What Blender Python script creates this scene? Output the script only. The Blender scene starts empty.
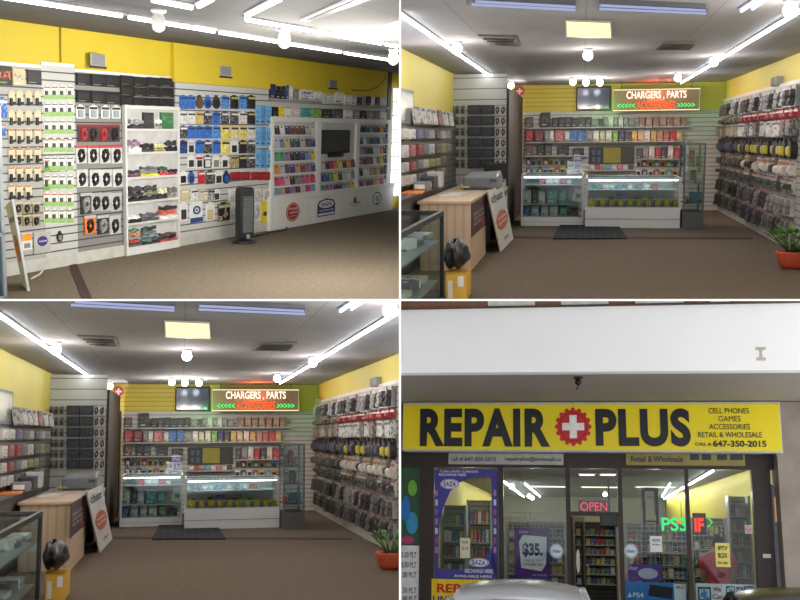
import bpy, bmesh, math, random
from mathutils import Vector, Matrix
random.seed(7)
C = bpy.context.scene.collection
F = 1000.0                     # focal length in pixels of the 800x600 frame
EYE = Vector((0, 0, -30.0))    # the camera stands here

# ------------------------------------------------------------------ materials
def lin(c):
    return tuple((v/255/12.92) if v/255 <= .04045 else ((v/255+.055)/1.055)**2.4 for v in c) + (1.0,)
_M = {}
def _nt(name):
    m = bpy.data.materials.new(name); m.use_nodes = True
    n = m.node_tree.nodes; n.clear()
    out = n.new('ShaderNodeOutputMaterial')
    return m, n, m.node_tree.links, out
def mat(c, rough=.55, metal=0., var=.10, scale=9., spec=.4):
    k = ('p', tuple(c), rough, metal, var, scale, spec)
    if k in _M: return _M[k]
    m, n, l, out = _nt('paint')
    b = n.new('ShaderNodeBsdfPrincipled'); tc = n.new('ShaderNodeTexCoord')
    no = n.new('ShaderNodeTexNoise'); no.inputs['Scale'].default_value = scale; no.inputs['Detail'].default_value = 2
    r = n.new('ShaderNodeValToRGB'); a = lin(c)
    r.color_ramp.elements[0].color = tuple(v*(1-var) for v in a[:3])+(1,)
    r.color_ramp.elements[1].color = tuple(min(1, v*(1+var)) for v in a[:3])+(1,)
    r.color_ramp.elements[0].position = .3; r.color_ramp.elements[1].position = .7
    l.new(tc.outputs['Object'], no.inputs['Vector']); l.new(no.outputs['Fac'], r.inputs['Fac']); l.new(r.outputs['Color'], b.inputs['Base Color'])
    b.inputs['Roughness'].default_value = rough; b.inputs['Metallic'].default_value = metal
    b.inputs['Specular IOR Level'].default_value = spec
    l.new(b.outputs[0], out.inputs[0]); _M[k] = m; return m
def emit(c, s):
    k = ('e', tuple(c), s)
    if k in _M: return _M[k]
    m, n, l, out = _nt('glow'); e = n.new('ShaderNodeEmission')
    e.inputs[0].default_value = lin(c); e.inputs[1].default_value = s
    l.new(e.outputs[0], out.inputs[0]); _M[k] = m; return m
def glass(tint=(235, 240, 240), refl=.07, rough=.02):
    k = ('g', tuple(tint), refl, rough)
    if k in _M: return _M[k]
    m, n, l, out = _nt('glass')
    t = n.new('ShaderNodeBsdfTransparent'); t.inputs[0].default_value = lin(tint)
    g = n.new('ShaderNodeBsdfGlossy'); g.inputs['Roughness'].default_value = rough
    x = n.new('ShaderNodeMixShader'); x.inputs[0].default_value = refl
    l.new(t.outputs[0], x.inputs[1]); l.new(g.outputs[0], x.inputs[2]); l.new(x.outputs[0], out.inputs[0])
    _M[k] = m; return m
def lines_mat(c, groove, step, frac=.15, axis=2, rough=.5, off=0., axis2=None, step2=1.):
    """boards with grooves at a fixed step along an axis (slatwall, ceiling tiles)"""
    k = ('l', tuple(c), tuple(groove), step, frac, axis, off, axis2, step2)
    if k in _M: return _M[k]
    m, n, l, out = _nt('grooved')
    b = n.new('ShaderNodeBsdfPrincipled'); b.inputs['Roughness'].default_value = rough
    b.inputs['Specular IOR Level'].default_value = .3
    tc = n.new('ShaderNodeTexCoord'); sp = n.new('ShaderNodeSeparateXYZ'); l.new(tc.outputs['Object'], sp.inputs[0])
    def line(ax, st):
        a = n.new('ShaderNodeMath'); a.operation = 'ADD'; a.inputs[1].default_value = 100*st+off; l.new(sp.outputs[ax], a.inputs[0])
        d = n.new('ShaderNodeMath'); d.operation = 'DIVIDE'; d.inputs[1].default_value = st; l.new(a.outputs[0], d.inputs[0])
        f = n.new('ShaderNodeMath'); f.operation = 'FRACT'; l.new(d.outputs[0], f.inputs[0])
        g = n.new('ShaderNodeMath'); g.operation = 'LESS_THAN'; g.inputs[1].default_value = frac*step/st; l.new(f.outputs[0], g.inputs[0])
        return g.outputs[0]
    fac = line(axis, step)
    if axis2 is not None:
        mx = n.new('ShaderNodeMath'); mx.operation = 'MAXIMUM'; l.new(fac, mx.inputs[0]); l.new(line(axis2, step2), mx.inputs[1]); fac = mx.outputs[0]
    no = n.new('ShaderNodeTexNoise'); no.inputs['Scale'].default_value = 1.3; l.new(tc.outputs['Object'], no.inputs['Vector'])
    base = n.new('ShaderNodeMixRGB'); a = lin(c); base.inputs[1].default_value = tuple(v*.92 for v in a[:3])+(1,); base.inputs[2].default_value = tuple(min(1,v*1.08) for v in a[:3])+(1,)
    l.new(no.outputs['Fac'], base.inputs[0])
    mix = n.new('ShaderNodeMixRGB'); l.new(fac, mix.inputs[0]); l.new(base.outputs[0], mix.inputs[1]); mix.inputs[2].default_value = lin(groove)
    l.new(mix.outputs[0], b.inputs['Base Color']); l.new(b.outputs[0], out.inputs[0]); _M[k] = m; return m
def blotch(c1, c2, scale=6., thr=.5, rough=.6):
    """printed packaging: two inks in irregular patches"""
    k = ('b', tuple(c1), tuple(c2), scale, thr)
    if k in _M: return _M[k]
    m, n, l, out = _nt('print')
    b = n.new('ShaderNodeBsdfPrincipled'); b.inputs['Roughness'].default_value = rough
    tc = n.new('ShaderNodeTexCoord'); no = n.new('ShaderNodeTexNoise'); no.inputs['Scale'].default_value = scale; no.inputs['Detail'].default_value = 1
    oi = n.new('ShaderNodeObjectInfo'); ad = n.new('ShaderNodeVectorMath'); ad.operation = 'ADD'
    l.new(tc.outputs['Generated'], ad.inputs[0])
    mu = n.new('ShaderNodeMath'); mu.operation = 'MULTIPLY'; mu.inputs[1].default_value = 40; l.new(oi.outputs['Random'], mu.inputs[0])
    l.new(mu.outputs[0], ad.inputs[1]); l.new(ad.outputs[0], no.inputs['Vector'])
    r = n.new('ShaderNodeValToRGB'); r.color_ramp.elements[0].color = lin(c1); r.color_ramp.elements[1].color = lin(c2)
    r.color_ramp.elements[0].position = thr-.03; r.color_ramp.elements[1].position = thr+.03
    l.new(no.outputs['Fac'], r.inputs['Fac']); l.new(r.outputs['Color'], b.inputs['Base Color']); l.new(b.outputs[0], out.inputs[0])
    _M[k] = m; return m

WHITE = (222, 222, 218); BLACK = (22, 22, 24); GREY = (128, 128, 126); DARK = (42, 42, 46)
BLUE = (40, 92, 172); NAVY = (28, 38, 82); SKY = (88, 150, 205); YEL = (222, 196, 40); RED = (172, 30, 42); GREEN = (108, 160, 62)
BEIGE = (206, 190, 150); GOLD = (200, 170, 96); OLIVE = (140, 130, 70); BROWN = (84, 62, 46); ORANGE = (226, 120, 40); PINK = (214, 92, 132); PURPLE = (98, 52, 130); TEAL = (60, 150, 150)
CN = {WHITE: 'white', BLACK: 'black', GREY: 'grey', DARK: 'dark grey', BLUE: 'blue', NAVY: 'navy', SKY: 'pale blue', YEL: 'yellow', RED: 'red', GREEN: 'green', BEIGE: 'beige', GOLD: 'gold', OLIVE: 'olive', BROWN: 'brown', ORANGE: 'orange', PINK: 'pink', PURPLE: 'purple', TEAL: 'teal'}
def M(c): return mat(c, .5, 0, .08)

# ------------------------------------------------------------------ mesh builder
class MB:
    def __init__(s): s.v = []; s.f = []; s.i = []; s.mats = []; s.smooth = []
    def mi(s, m):
        if m not in s.mats: s.mats.append(m)
        return s.mats.index(m)
    def add(s, vs, fs, m, smooth=False):
        b = len(s.v); k = s.mi(m); s.v += [tuple(p) for p in vs]
        for f in fs: s.f.append(tuple(b+i for i in f)); s.i.append(k); s.smooth.append(smooth)
        return s
    def box(s, x0, y0, z0, x1, y1, z1, m):
        return s.hexa([(x0,y0,z0),(x1,y0,z0),(x1,y1,z0),(x0,y1,z0),(x0,y0,z1),(x1,y0,z1),(x1,y1,z1),(x0,y1,z1)], m)
    def hexa(s, p, m):
        return s.add(p, [(0,3,2,1),(4,5,6,7),(0,1,5,4),(1,2,6,5),(2,3,7,6),(3,0,4,7)], m)
    def cbox(s, x0, y0, z0, x1, y1, z1, m, c=.01):
        """box with chamfered vertical and front edges"""
        c = min(c, (x1-x0)*.3, (z1-z0)*.3, (y1-y0)*.6)
        a = [(x0, z0), (x1, z0), (x1, z1), (x0, z1)]; b = [(x0+c, z0+c), (x1-c, z0+c), (x1-c, z1-c), (x0+c, z1-c)]
        vs = [(x, y1, z) for x, z in a]+[(x, y0+c, z) for x, z in a]+[(x, y0, z) for x, z in b]
        fs = [(3, 2, 1, 0), (8, 9, 10, 11)]
        for o in (0, 4):
            for q in range(4): fs.append((o+q, o+(q+1) % 4, o+4+(q+1) % 4, o+4+q))
        return s.add(vs, fs, m)
    def prism(s, prof, y0, y1, m, smooth=False):
        """profile in x-z extruded along y"""
        n = len(prof); vs = [(x, y0, z) for x, z in prof]+[(x, y1, z) for x, z in prof]
        fs = [tuple(range(n)), tuple(range(2*n-1, n-1, -1))]+[(q, (q+1) % n+0, n+(q+1) % n, n+q)[::-1] for q in range(n)]
        return s.add(vs, fs, m, smooth)
    def extr(s, poly, a, b, m):
        """3-D polygon translated from offset a to offset b"""
        n = len(poly); a = Vector(a); b = Vector(b); vs = [Vector(p)+a for p in poly]+[Vector(p)+b for p in poly]
        return s.add(vs, [tuple(range(n)), tuple(range(2*n-1, n-1, -1))]+[(q, n+q, n+(q+1) % n, (q+1) % n) for q in range(n)], m)
    def lathe(s, prof, m, n=16, c=(0, 0, 0), sy=1., smooth=True):
        vs = []; fs = []
        for r, z in prof:
            for k in range(n): a = 2*math.pi*k/n; vs.append((c[0]+r*math.cos(a), c[1]+r*sy*math.sin(a), c[2]+z))
        for j in range(len(prof)-1):
            for k in range(n): fs.append((j*n+k, j*n+(k+1) % n, (j+1)*n+(k+1) % n, (j+1)*n+k))
        fs.append(tuple(range(n-1, -1, -1))); fs.append(tuple((len(prof)-1)*n+k for k in range(n)))
        return s.add(vs, fs, m, smooth)
    def tube(s, pts, r, m, n=6, closed=False):
        pts = [Vector(p) for p in pts]; vs = []; fs = []; N = len(pts)
        for j, p in enumerate(pts):
            if closed: t = pts[(j+1) % N]-pts[j-1]
            else: t = pts[min(j+1, N-1)]-pts[max(j-1, 0)]
            t.normalize(); u = t.cross(Vector((0, 0, 1)))
            if u.length < 1e-3: u = t.cross(Vector((1, 0, 0)))
            u.normalize(); w = t.cross(u); rr = r[j] if isinstance(r, (list, tuple)) else r
            for k in range(n): a = 2*math.pi*k/n; vs.append(p+(u*math.cos(a)+w*math.sin(a))*rr)
        for j in range(N if closed else N-1):
            for k in range(n): q = (j+1) % N; fs.append((j*n+k, j*n+(k+1) % n, q*n+(k+1) % n, q*n+k))
        if not closed: fs.append(tuple(range(n-1, -1, -1))); fs.append(tuple((N-1)*n+k for k in range(n)))
        return s.add(vs, fs, m, True)
    def ball(s, c, r, m, n=12, sx=1, sy=1, sz=1, rows=8):
        vs = [(c[0], c[1], c[2]-r*sz)]; fs = []
        for j in range(1, rows):
            b = -math.pi/2+math.pi*j/rows
            for k in range(n): a = 2*math.pi*k/n; vs.append((c[0]+r*sx*math.cos(a)*math.cos(b), c[1]+r*sy*math.sin(a)*math.cos(b), c[2]+r*sz*math.sin(b)))
        vs.append((c[0], c[1], c[2]+r*sz)); L = len(vs)-1
        for k in range(n):
            fs.append((0, 1+(k+1) % n, 1+k)); fs.append((L, L-n+k, L-n+(k+1) % n))
            for j in range(rows-2): fs.append((1+j*n+k, 1+j*n+(k+1) % n, 1+(j+1)*n+(k+1) % n, 1+(j+1)*n+k))
        return s.add(vs, fs, m, True)
    def disc(s, cx, cz, rx, rz, y, m, n=20, th=.004):
        return s.prism([(cx+rx*math.cos(2*math.pi*k/n), cz+rz*math.sin(2*math.pi*k/n)) for k in range(n)], y-th, y, m)
    def ring(s, cx, cz, rx, rz, t, y, m, n=24, th=.006):
        vs = []; fs = []
        for k in range(n):
            a = 2*math.pi*k/n; c, d = math.cos(a), math.sin(a)
            for q in (1, 1-t): vs += [(cx+rx*c*q, y-th, cz+rz*d*q), (cx+rx*c*q, y, cz+rz*d*q)]
        for k in range(n):
            a = 4*k; b = 4*((k+1) % n)
            fs += [(a, b, b+2, a+2), (a+1, a+3, b+3, b+1), (a, a+1, b+1, b), (a+2, b+2, b+3, a+3)]
        return s.add(vs, fs, m)
    def text(s, st, cx, y, cz, w, h, m, bold=0., th=.004, fit='box', shear=0., space=1.):
        """lettering fitted into w x h, in the x-z plane, facing -y"""
        vs, fs = glyphs(st, bold, shear, space)
        if not vs: return s
        xs = [p[0] for p in vs]; zs = [p[1] for p in vs]; a0, a1, b0, b1 = min(xs), max(xs), min(zs), max(zs)
        kx = w/max(1e-6, a1-a0); kz = h/max(1e-6, b1-b0)
        if fit == 'keep': kx = kz = min(kx, kz)
        return s.add([(cx+(p[0]-(a0+a1)/2)*kx, y-th*.5, cz+(p[1]-(b0+b1)/2)*kz) for p in vs], fs, m)
    def xf(s, mt):
        s.v = [tuple(mt @ Vector(p)) for p in s.v]; return s
    def mesh(s, name):
        me = bpy.data.meshes.new(name); me.from_pydata(s.v, [], s.f)
        for m in s.mats: me.materials.append(m)
        me.polygons.foreach_set('material_index', s.i); me.polygons.foreach_set('use_smooth', s.smooth)
        me.update()
        bm = bmesh.new(); bm.from_mesh(me); bmesh.ops.recalc_face_normals(bm, faces=bm.faces); bm.to_mesh(me); bm.free()
        return me
_G = {}
def glyphs(st, bold, shear, space=1.):
    k = (st, bold, shear, space)
    if k not in _G:
        cu = bpy.data.curves.new('t', 'FONT'); cu.body = st; cu.size = 1; cu.offset = bold; cu.shear = shear; cu.space_character = space; cu.resolution_u = 6
        o = bpy.data.objects.new('t', cu); C.objects.link(o)
        me = bpy.data.meshes.new_from_object(o.evaluated_get(bpy.context.evaluated_depsgraph_get()))
        _G[k] = ([tuple(v.co) for v in me.vertices], [tuple(p.vertices) for p in me.polygons])
        bpy.data.objects.remove(o); bpy.data.curves.remove(cu); bpy.data.meshes.remove(me)
    return _G[k]

# ------------------------------------------------------------------ places
class Room:
    """one place of its own: a gravity frame, an eye height, and where its far point lies"""
    def __init__(s, vp, mode, x0, h, where, side):
        d = Vector(((vp[0]-400)/F, 1, (300-vp[1])/F)); k = -d.z/(1+x0*d.x/F)
        v = Vector((x0/F*k, k, 1)).normalized(); d.normalize()
        X, Y = (d.cross(v), d) if mode == 'Y' else (d, v.cross(d))
        s.R = Matrix((X, Y, v)).transposed(); s.h = h; s.where = where; s.side = side; s.objs = []
        s.M = Matrix.Translation(EYE) @ s.R.to_4x4() @ Matrix.Translation((0, 0, -h))
        s.ox = s.oy = 0
    def ray(s, px, py):
        return s.R.transposed() @ Vector(((px+s.ox-400)/F, 1, (300-py-s.oy)/F))
    def hit(s, px, py, ax, val):
        d = s.ray(px, py); o = s.h if ax == 2 else 0
        p = d*((val-o)/d[ax]); p.z += s.h; return p
    def onX(s, px, py, X): return s.hit(px, py, 0, X)
    def onY(s, px, py, Y): return s.hit(px, py, 1, Y)
    def onZ(s, px, py, Z): return s.hit(px, py, 2, Z)
    def rect(s, x0, y0, x1, y1, Y):
        cx, cy = (x0+x1)/2, (y0+y1)/2
        return s.onY(x0, cy, Y).x, s.onY(cx, y1, Y).z, s.onY(x1, cy, Y).x, s.onY(cx, y0, Y).z
    def mount(s, surf, x0, y0, x1, y1, prot):
        """rectangle of the view on a surface -> (base point on that surface, width, height, turn)"""
        k, val = surf; cx, cy = (x0+x1)/2, (y0+y1)/2
        if k == 'Y':
            a, b, c, e = s.rect(x0, y0, x1, y1, val-prot); return (((a+c)/2, val, b), abs(c-a), e-b, 0.)
        X = val-prot if k == 'R' else val+prot
        a, b = s.onX(x0, cy, X).y, s.onX(x1, cy, X).y; z0, z1 = s.onX(cx, y1, X).z, s.onX(cx, y0, X).z
        return ((val, (a+b)/2, z0), abs(a-b), z1-z0, -math.pi/2 if k == 'R' else math.pi/2)
    # --- objects
    def label(s, o, label, cat, group=None):
        o['label'] = label+(' '+s.where if s.where else ''); o['category'] = cat
        if group: o['group'] = group+(' '+s.where if s.where else '')
    def empty(s, name, label, cat, loc=(0, 0, 0), rz=0., group=None, mt=None):
        o = bpy.data.objects.new(name, None); C.objects.link(o); o.empty_display_size = .1
        o.matrix_world = s.M @ Matrix.Translation(loc) @ (mt if mt is not None else Matrix.Rotation(rz, 4, 'Z')); s.label(o, label, cat, group); return o
    def part(s, name, mb, parent, label=None, bevel=0., kind=None):
        o = bpy.data.objects.new(name, mb.mesh(name) if isinstance(mb, MB) else mb); C.objects.link(o); o.parent = parent; s.objs.append(o)
        if label: o['label'] = label
        if kind: o['kind'] = kind
        s.bev(o, bevel); return o
    def bev(s, o, w):
        if w:
            b = o.modifiers.new('bevel', 'BEVEL'); b.width = w; b.segments = 2; b.limit_method = 'ANGLE'
    def solo(s, name, mb, label, cat, loc=(0, 0, 0), rz=0., group=None, bevel=0., mt=None, kind=None):
        o = bpy.data.objects.new(name, mb.mesh(name) if isinstance(mb, MB) else mb); C.objects.link(o)
        o.matrix_world = s.M @ Matrix.Translation(loc) @ (mt if mt is not None else Matrix.Rotation(rz, 4, 'Z')); s.label(o, label, cat, group); s.objs.append(o); s.bev(o, bevel)
        if kind: o['kind'] = kind
        return o
    def struct(s, name, mb, parent=None, bevel=0.):
        o = bpy.data.objects.new(name, mb.mesh(name)); C.objects.link(o); s.objs.append(o)
        if parent: o.parent = parent
        else: o.matrix_world = s.M.copy(); o['kind'] = 'structure'
        s.bev(o, bevel); return o
    def lamp(s, kind, loc, energy, size=(1, 1), rot=(0, 0, 0), col=(255, 250, 240), spread=None):
        l = bpy.data.lights.new('lamp', kind); l.energy = energy; l.color = lin(col)[:3]
        if kind == 'AREA': l.shape = 'RECTANGLE'; l.size, l.size_y = size
        elif kind == 'POINT': l.shadow_soft_size = size[0]
        o = bpy.data.objects.new('lamp', l); C.objects.link(o)
        o.matrix_world = s.M @ Matrix.Translation(loc) @ (Matrix.Rotation(rot[2], 4, 'Z') @ Matrix.Rotation(rot[1], 4, 'Y') @ Matrix.Rotation(rot[0], 4, 'X'))
        return o
def clip_all(rooms, t):
    """the party wall and the middle floor cut each place where they meet it"""
    bpy.context.view_layer.update()
    for r in rooms:
        for sx, sz in [r.side]:
            for o in list(r.objs):
                mw = o.matrix_world; me = o.data; cut = []
                vs = [mw @ v.co for v in me.vertices]
                if all(p.x*sx <= t for p in vs) or all((p.z-EYE.z)*sz <= t for p in vs):
                    if not o.children: r.objs.remove(o); bpy.data.objects.remove(o)
                    continue
                if any(p.x*sx < t for p in vs): cut.append((Vector((sx*t, 0, 0)), Vector((-sx, 0, 0))))
                if any((p.z-EYE.z)*sz < t for p in vs): cut.append((Vector((0, 0, EYE.z+sz*t)), Vector((0, 0, -sz))))
                if not cut: continue
                for m in list(o.modifiers): o.modifiers.remove(m)
                if me.users > 1: me = me.copy(); o.data = me
                bm = bmesh.new(); bm.from_mesh(me); inv = mw.inverted(); n3 = mw.to_3x3().transposed()
                for co, no in cut:
                    bmesh.ops.bisect_plane(bm, geom=bm.verts[:]+bm.edges[:]+bm.faces[:], plane_co=inv @ co, plane_no=(n3 @ no).normalized(), clear_outer=True)
                bm.to_mesh(me); bm.free()
ORD = 'first second third fourth fifth sixth seventh eighth ninth tenth eleventh twelfth thirteenth fourteenth fifteenth sixteenth seventeenth eighteenth nineteenth twentieth'.split()
ORD += ['twenty-'+w for w in ORD[:9]]+['thirtieth']

# ------------------------------------------------------------------ merchandise
def card_prof(w, h, tab=.22):
    c = min(w, h)*.08; t = w*tab; z = h*.9
    return [(-w/2+c, 0), (w/2-c, 0), (w/2, c), (w/2, z-c), (w/2-c, z), (t, z), (t*.8, h), (-t*.8, h), (-t, z), (-w/2+c, z), (-w/2, z-c), (-w/2, c)]
def pack(room, kind, loc, w, h, d, rz, cols, label, cat, group, name=None, detail=True, mt=None):
    """one piece of merchandise; back on y=0, front at -d, hanging tab on top"""
    c1, c2, c3 = (list(cols)+[cols[-1]]*3)[:3]
    A = lambda n, mb: room.solo(n, mb, label, cat, loc, rz, group, mt=mt)
    b = MB()
    if kind == 'card':          # printed card with a blister
        b.prism(card_prof(w, h), -d*.25, 0, M(c1)); b.box(-w*.44, -d*.3, h*.66, w*.44, -d*.25, h*.84, M(c2))
        o = A(name or 'carded_pack', b)
        q = MB(); q.cbox(-w*.3, -d, h*.08, w*.3, -d*.25, h*.6, M(c3), w*.12); room.part('blister', q, o)
    elif kind == 'box':         # retail carton with a hang tab
        b.cbox(-w/2, -d, 0, w/2, 0, h*.92, blotch(c1, c2, 5, .56), w*.04); b.box(-w*.46, -d*1.02, h*.7, w*.46, -d, h*.84, M(c3))
        o = A(name or 'retail_box', b)
        if detail:
            q = MB(); q.prism([(-w*.3, h*.9), (w*.3, h*.9), (w*.2, h), (-w*.2, h)], -d*.15, 0, M(c1)); room.part('hang_tab', q, o)
    elif kind == 'plainbox':
        b.cbox(-w/2, -d, 0, w/2, 0, h, M(c1), w*.03); b.box(-w*.4, -d*1.02, h*.3, w*.4, -d, h*.75, blotch(c1, c2, 7, .55)); b.box(-w*.4, -d*1.02, h*.1, w*.1, -d, h*.17, M(c3))
        o = A(name or 'retail_box', b)
    elif kind == 'bag':         # clear bag with a coiled cable
        z = h*.86; b.prism([(-w*.5, 0), (w*.5, 0), (w*.46, z*.5), (w*.5, z), (-w*.5, z), (-w*.46, z*.5)], -d*.45, 0, M(c1)); b.box(-w*.5, -d*.5, z, w*.5, 0, h, M(c2))
        o = A(name or 'bagged_cable', b)
        q = MB(); r = w*.27; tl = .35*math.sin(loc[0]*9+loc[2]*5)
        for e, th in ((1., tl), (.7, tl+.5)):
            pts = []
            for k in range(12): x, z = r*e*math.cos(2*math.pi*k/12), h*.3*e*math.sin(2*math.pi*k/12); pts.append((x*math.cos(th)-z*math.sin(th)*.6, -d*(.55+.2*(e < 1)), h*.46+z*math.cos(th)+x*math.sin(th)))
            q.tube(pts, w*.08, M(c3), 5, True)
        q.cbox(-w*.2, -d, h*.06, w*.02, -d*.45, h*.26, M(c3), w*.03); q.cbox(w*.1, -d*.9, h*.62, w*.26, -d*.45, h*.8, M(c3), w*.03); room.part('coiled_cable', q, o)
    elif kind == 'gcard':       # white card, coloured foot, small dark device
        b.prism(card_prof(w, h), -d*.25, 0, M(c1)); b.box(-w*.42, -d*.3, h*.8, w*.42, -d*.25, h*.88, M(c2)); b.box(-w*.48, -d*.3, h*.03, w*.48, -d*.25, h*.36, M(c3))
        o = A(name or 'carded_charger', b)
        q = MB(); q.cbox(-w*.34, -d, h*.34, w*.1, -d*.25, h*.62, M((70, 72, 70)), w*.1); room.part('charger', q, o)
    elif kind == 'plug':        # small card with a dark plug below
        b.prism(card_prof(w, h*.75), -d*.25, 0, M(c1)); b.v = [(x, y, z+h*.25) for x, y, z in b.v]; b.box(-w*.4, -d*.3, h*.84, w*.4, -d*.25, h*.92, M(c2))
        o = A(name or 'carded_charger', b)
        q = MB(); q.cbox(-w*.34, -d, 0, w*.14, -d*.25, h*.5, M(c3), w*.1); q.cbox(-w*.1, -d*.8, h*.1, w*.62, -d*.3, h*.26, M(c3), w*.05); room.part('charger', q, o)
    elif kind == 'case':        # phone case leaning back, lens hole on top
        b.prism([(-w*.5, h*.08), (-w*.42, 0), (w*.42, 0), (w*.5, h*.08), (w*.5, h*.92), (w*.42, h), (-w*.42, h), (-w*.5, h*.92)], -d, 0, blotch(c1, c2, 3, .58)); b.box(-w*.36, -d*1.1, h*.76, w*.05, -d, h*.9, M(c3))
        lean = Matrix.Rotation(-.16, 4, 'X')
        o = room.solo(name or 'phone_case', b, label, cat, loc, rz, group, mt=Matrix.Rotation(rz, 4, 'Z') @ lean)
    elif kind == 'flat':        # soft item lying flat, slightly sagging
        n = 7; prof = [(-w/2, h*.1)]+[(-w/2+w*k/(n-1), h*(.75+.25*math.sin(k*1.7+c1[0]))) for k in range(n)]+[(w/2, h*.1), (w/2-w*.05, 0), (-w/2+w*.05, 0)]
        b.prism(prof, -d, 0, blotch(c1, c2, 3, .55)); o = A(name or 'folded_case', b)
    elif kind == 'pouch':       # dark headphones pouch: rounded
        prof = [(w*.5*math.cos(a)*(1 if abs(math.sin(a)) < .9 else .9), h*.44+h*.44*math.sin(a)) for a in [2*math.pi*k/12 for k in range(12)]]
        b.prism(prof, -d*.7, 0, M(c1)); b.prism([(-w*.25, h*.8), (w*.25, h*.8), (w*.2, h), (-w*.2, h)], -d*.3, 0, M(c2)); o = A(name or 'hanging_pouch', b)
        q = MB(); q.cbox(-w*.28, -d, h*.15, w*.28, -d*.7, h*.6, M(c3), w*.08); room.part('front_pocket', q, o)
    return o
def at(room, surf, x0, y0, x1, y1, prot, kind, cols, label, cat, group, name=None, detail=True):
    loc, w, h, rz = room.mount(surf, x0, y0, x1, y1, prot)
    return pack(room, kind, loc, w, h, prot*.98, rz, cols, label, cat, group, name, detail)
# ================================================================== first place: the long merchandise wall (upper left)
def place_one():
    r = Room((828, 132.5), 'X', -200, 1.6, '', (-1, 1)); r.where = 'in upper left view'
    W = (r.onZ(20, 274, 0).y+r.onZ(122, 256, 0).y+r.onZ(275, 229, 0).y)/3; H = (r.onY(20, 21.7, W).z+r.onY(300, 60.1, W).z)/2
    XR = r.onY(388, 140, W).x; XL = r.onY(-60, 140, W).x
    wallm = mat((208, 184, 48), .6, 0, .04, .8)
    slat = lines_mat((192, 192, 189), (74, 74, 72), .079, .17)
    carpet = mat((110, 100, 86), .95, 0, .16, 22, .1)
    YF = min(r.onZ(399, 302, 0).y, r.onZ(0, 302, 0).y)-.1; YC = min(r.onZ(399, -2, H).y, r.onZ(0, -2, H).y)-.3
    b = MB(); b.box(XL-1, YF, -.1, XR+3, W+.3, 0, carpet); r.struct('floor', b)
    b = MB(); b.box(XL-1, YC, H, XR+3, W+.3, H+.1, lines_mat((88, 87, 86), (66, 65, 64), 1.2, .012, 0, .8, 0, 1, .6)); r.struct('ceiling', b)
    b = MB(); b.box(XL-1, W, 0, XR+3, W+.15, H, wallm); r.struct('wall_back', b)
    # yellow fascia steps above the slatwall
    for x0, x1, p in ((174, 269, .05), (269, 388, .03)):
        c = r.rect(x0, 60, x1, 70, W-p); b = MB(); b.box(c[0], W-p, 1.9, c[2], W-.001, H-.002, wallm); r.struct('trim', b)
    # right end: dark post, then a bright shop window in the same wall
    q = r.rect(387.5, 100, 391, 120, W-.03); b = MB(); b.box(q[0], W-.03, 0, q[2], W, H, mat((62, 58, 56), .5)); r.struct('trim', b)
    q = r.rect(391.2, 88, 402, 196, W-.004); b = MB(); b.box(q[0], W-.006, q[1], q[2], W-.001, q[3], emit((240, 246, 255), 3.)); wn = r.struct('window', b)
    b = MB()
    for k in range(9): z = q[1]+k*(q[3]-q[1])/8; b.box(q[0], -.012, z-.012, q[2], -.006, z+.012, M((170, 174, 178)))
    for k in range(4): x = q[0]+k*(q[2]-q[0])/3; b.box(x-.01, -.014, q[1], x+.01, -.006, q[3], M((150, 150, 150)))
    b.v = [(x, y+W, z) for x, y, z in b.v]; o = r.struct('window_frame', b, wn)
    # slatwall panels
    def panel(x0, x1, yt, p, yb, lab, slat=slat):
        c = r.rect(x0, 150, x1, 160, W-p); cx = (x0+x1)/2; z1 = r.onY(cx, yt, W-p).z-.03; zb = r.onY(cx, yb, W-p).z if yb else .0
        b = MB(); b.box(c[0], -p, max(0, zb), c[2], -.001, z1, slat); b.box(c[0], -p-.004, z1, c[2], -.001, z1+.03, M(WHITE))
        e = r.solo('slatwall_panel', b, lab, 'display wall', (0, W, 0))
    panel(-30, 43, 62, .004, 0, 'pale grey slatwall panel at far end, hung with charger cards', lines_mat((172, 170, 164), (70, 70, 68), .079, .17))
    panel(43, 76, 63, .007, 0, 'narrow slatwall panel standing proud, hung with green and white cards')
    panel(76, 175.5, 73, .004, 0, 'slatwall panel behind the white bookcase and black boxes', lines_mat((132, 130, 126), (58, 58, 56), .079, .17))
    panel(176, 269.5, 81, .008, 0, 'white slatwall panel right of bookcase, hung with blue packs')
    panel(270, 386, 92, .006, 0, 'white slatwall panel above the phone case cabinet')
    b = MB(); b.box(XL, -.02, 0, r.onY(270, 200, W).x, -.009, .12, mat((190, 188, 180), .6)); r.struct('baseboard_back', b).matrix_world = r.M @ Matrix.Translation((0, W, 0))
    S = ('Y', W-.01)
    # ---- speakers on the yellow wall
    for x, y, w, h, t in ((98.5, 60, 15, 12, 'above the black boxes'), (226.5, 71, 11, 10, 'above the blue packs'), (333.5, 84, 8, 7.5, 'above the television cabinet')):
        loc, ww, hh, rz = r.mount(('Y', W-.052), x-w/2, y-h/2, x+w/2, y+h/2, .012)
        e = r.empty('wall_speaker', 'small grey wall speaker on yellow wall '+t, 'speaker', loc)
        b = MB(); b.cbox(-ww/2, -.01, 0, ww/2, 0, hh, mat((160, 162, 160), .6), .015); r.part('cabinet', b, e)
        b = MB(); b.box(-ww*.42, -.012, hh*.08, ww*.42, -.01, hh*.92, lines_mat((140, 142, 142), (108, 110, 110), .02, .3)); r.part('grille', b, e)
        b = MB(); b.box(-ww*.55, -.012, -.025, ww*.55, 0, -.003, M(DARK)); r.part('bracket', b, e)
    a, c = r.onY(60.5, 27, W-.01), r.onY(61, 62, W-.01); b = MB(); b.tube([a-Vector((0, W, 0)), c-Vector((0, W, 0))], .009, mat((170, 150, 50)))
    r.solo('conduit', b, 'thin vertical conduit painted yellow running down from ceiling', 'conduit', (0, W, 0))
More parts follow.
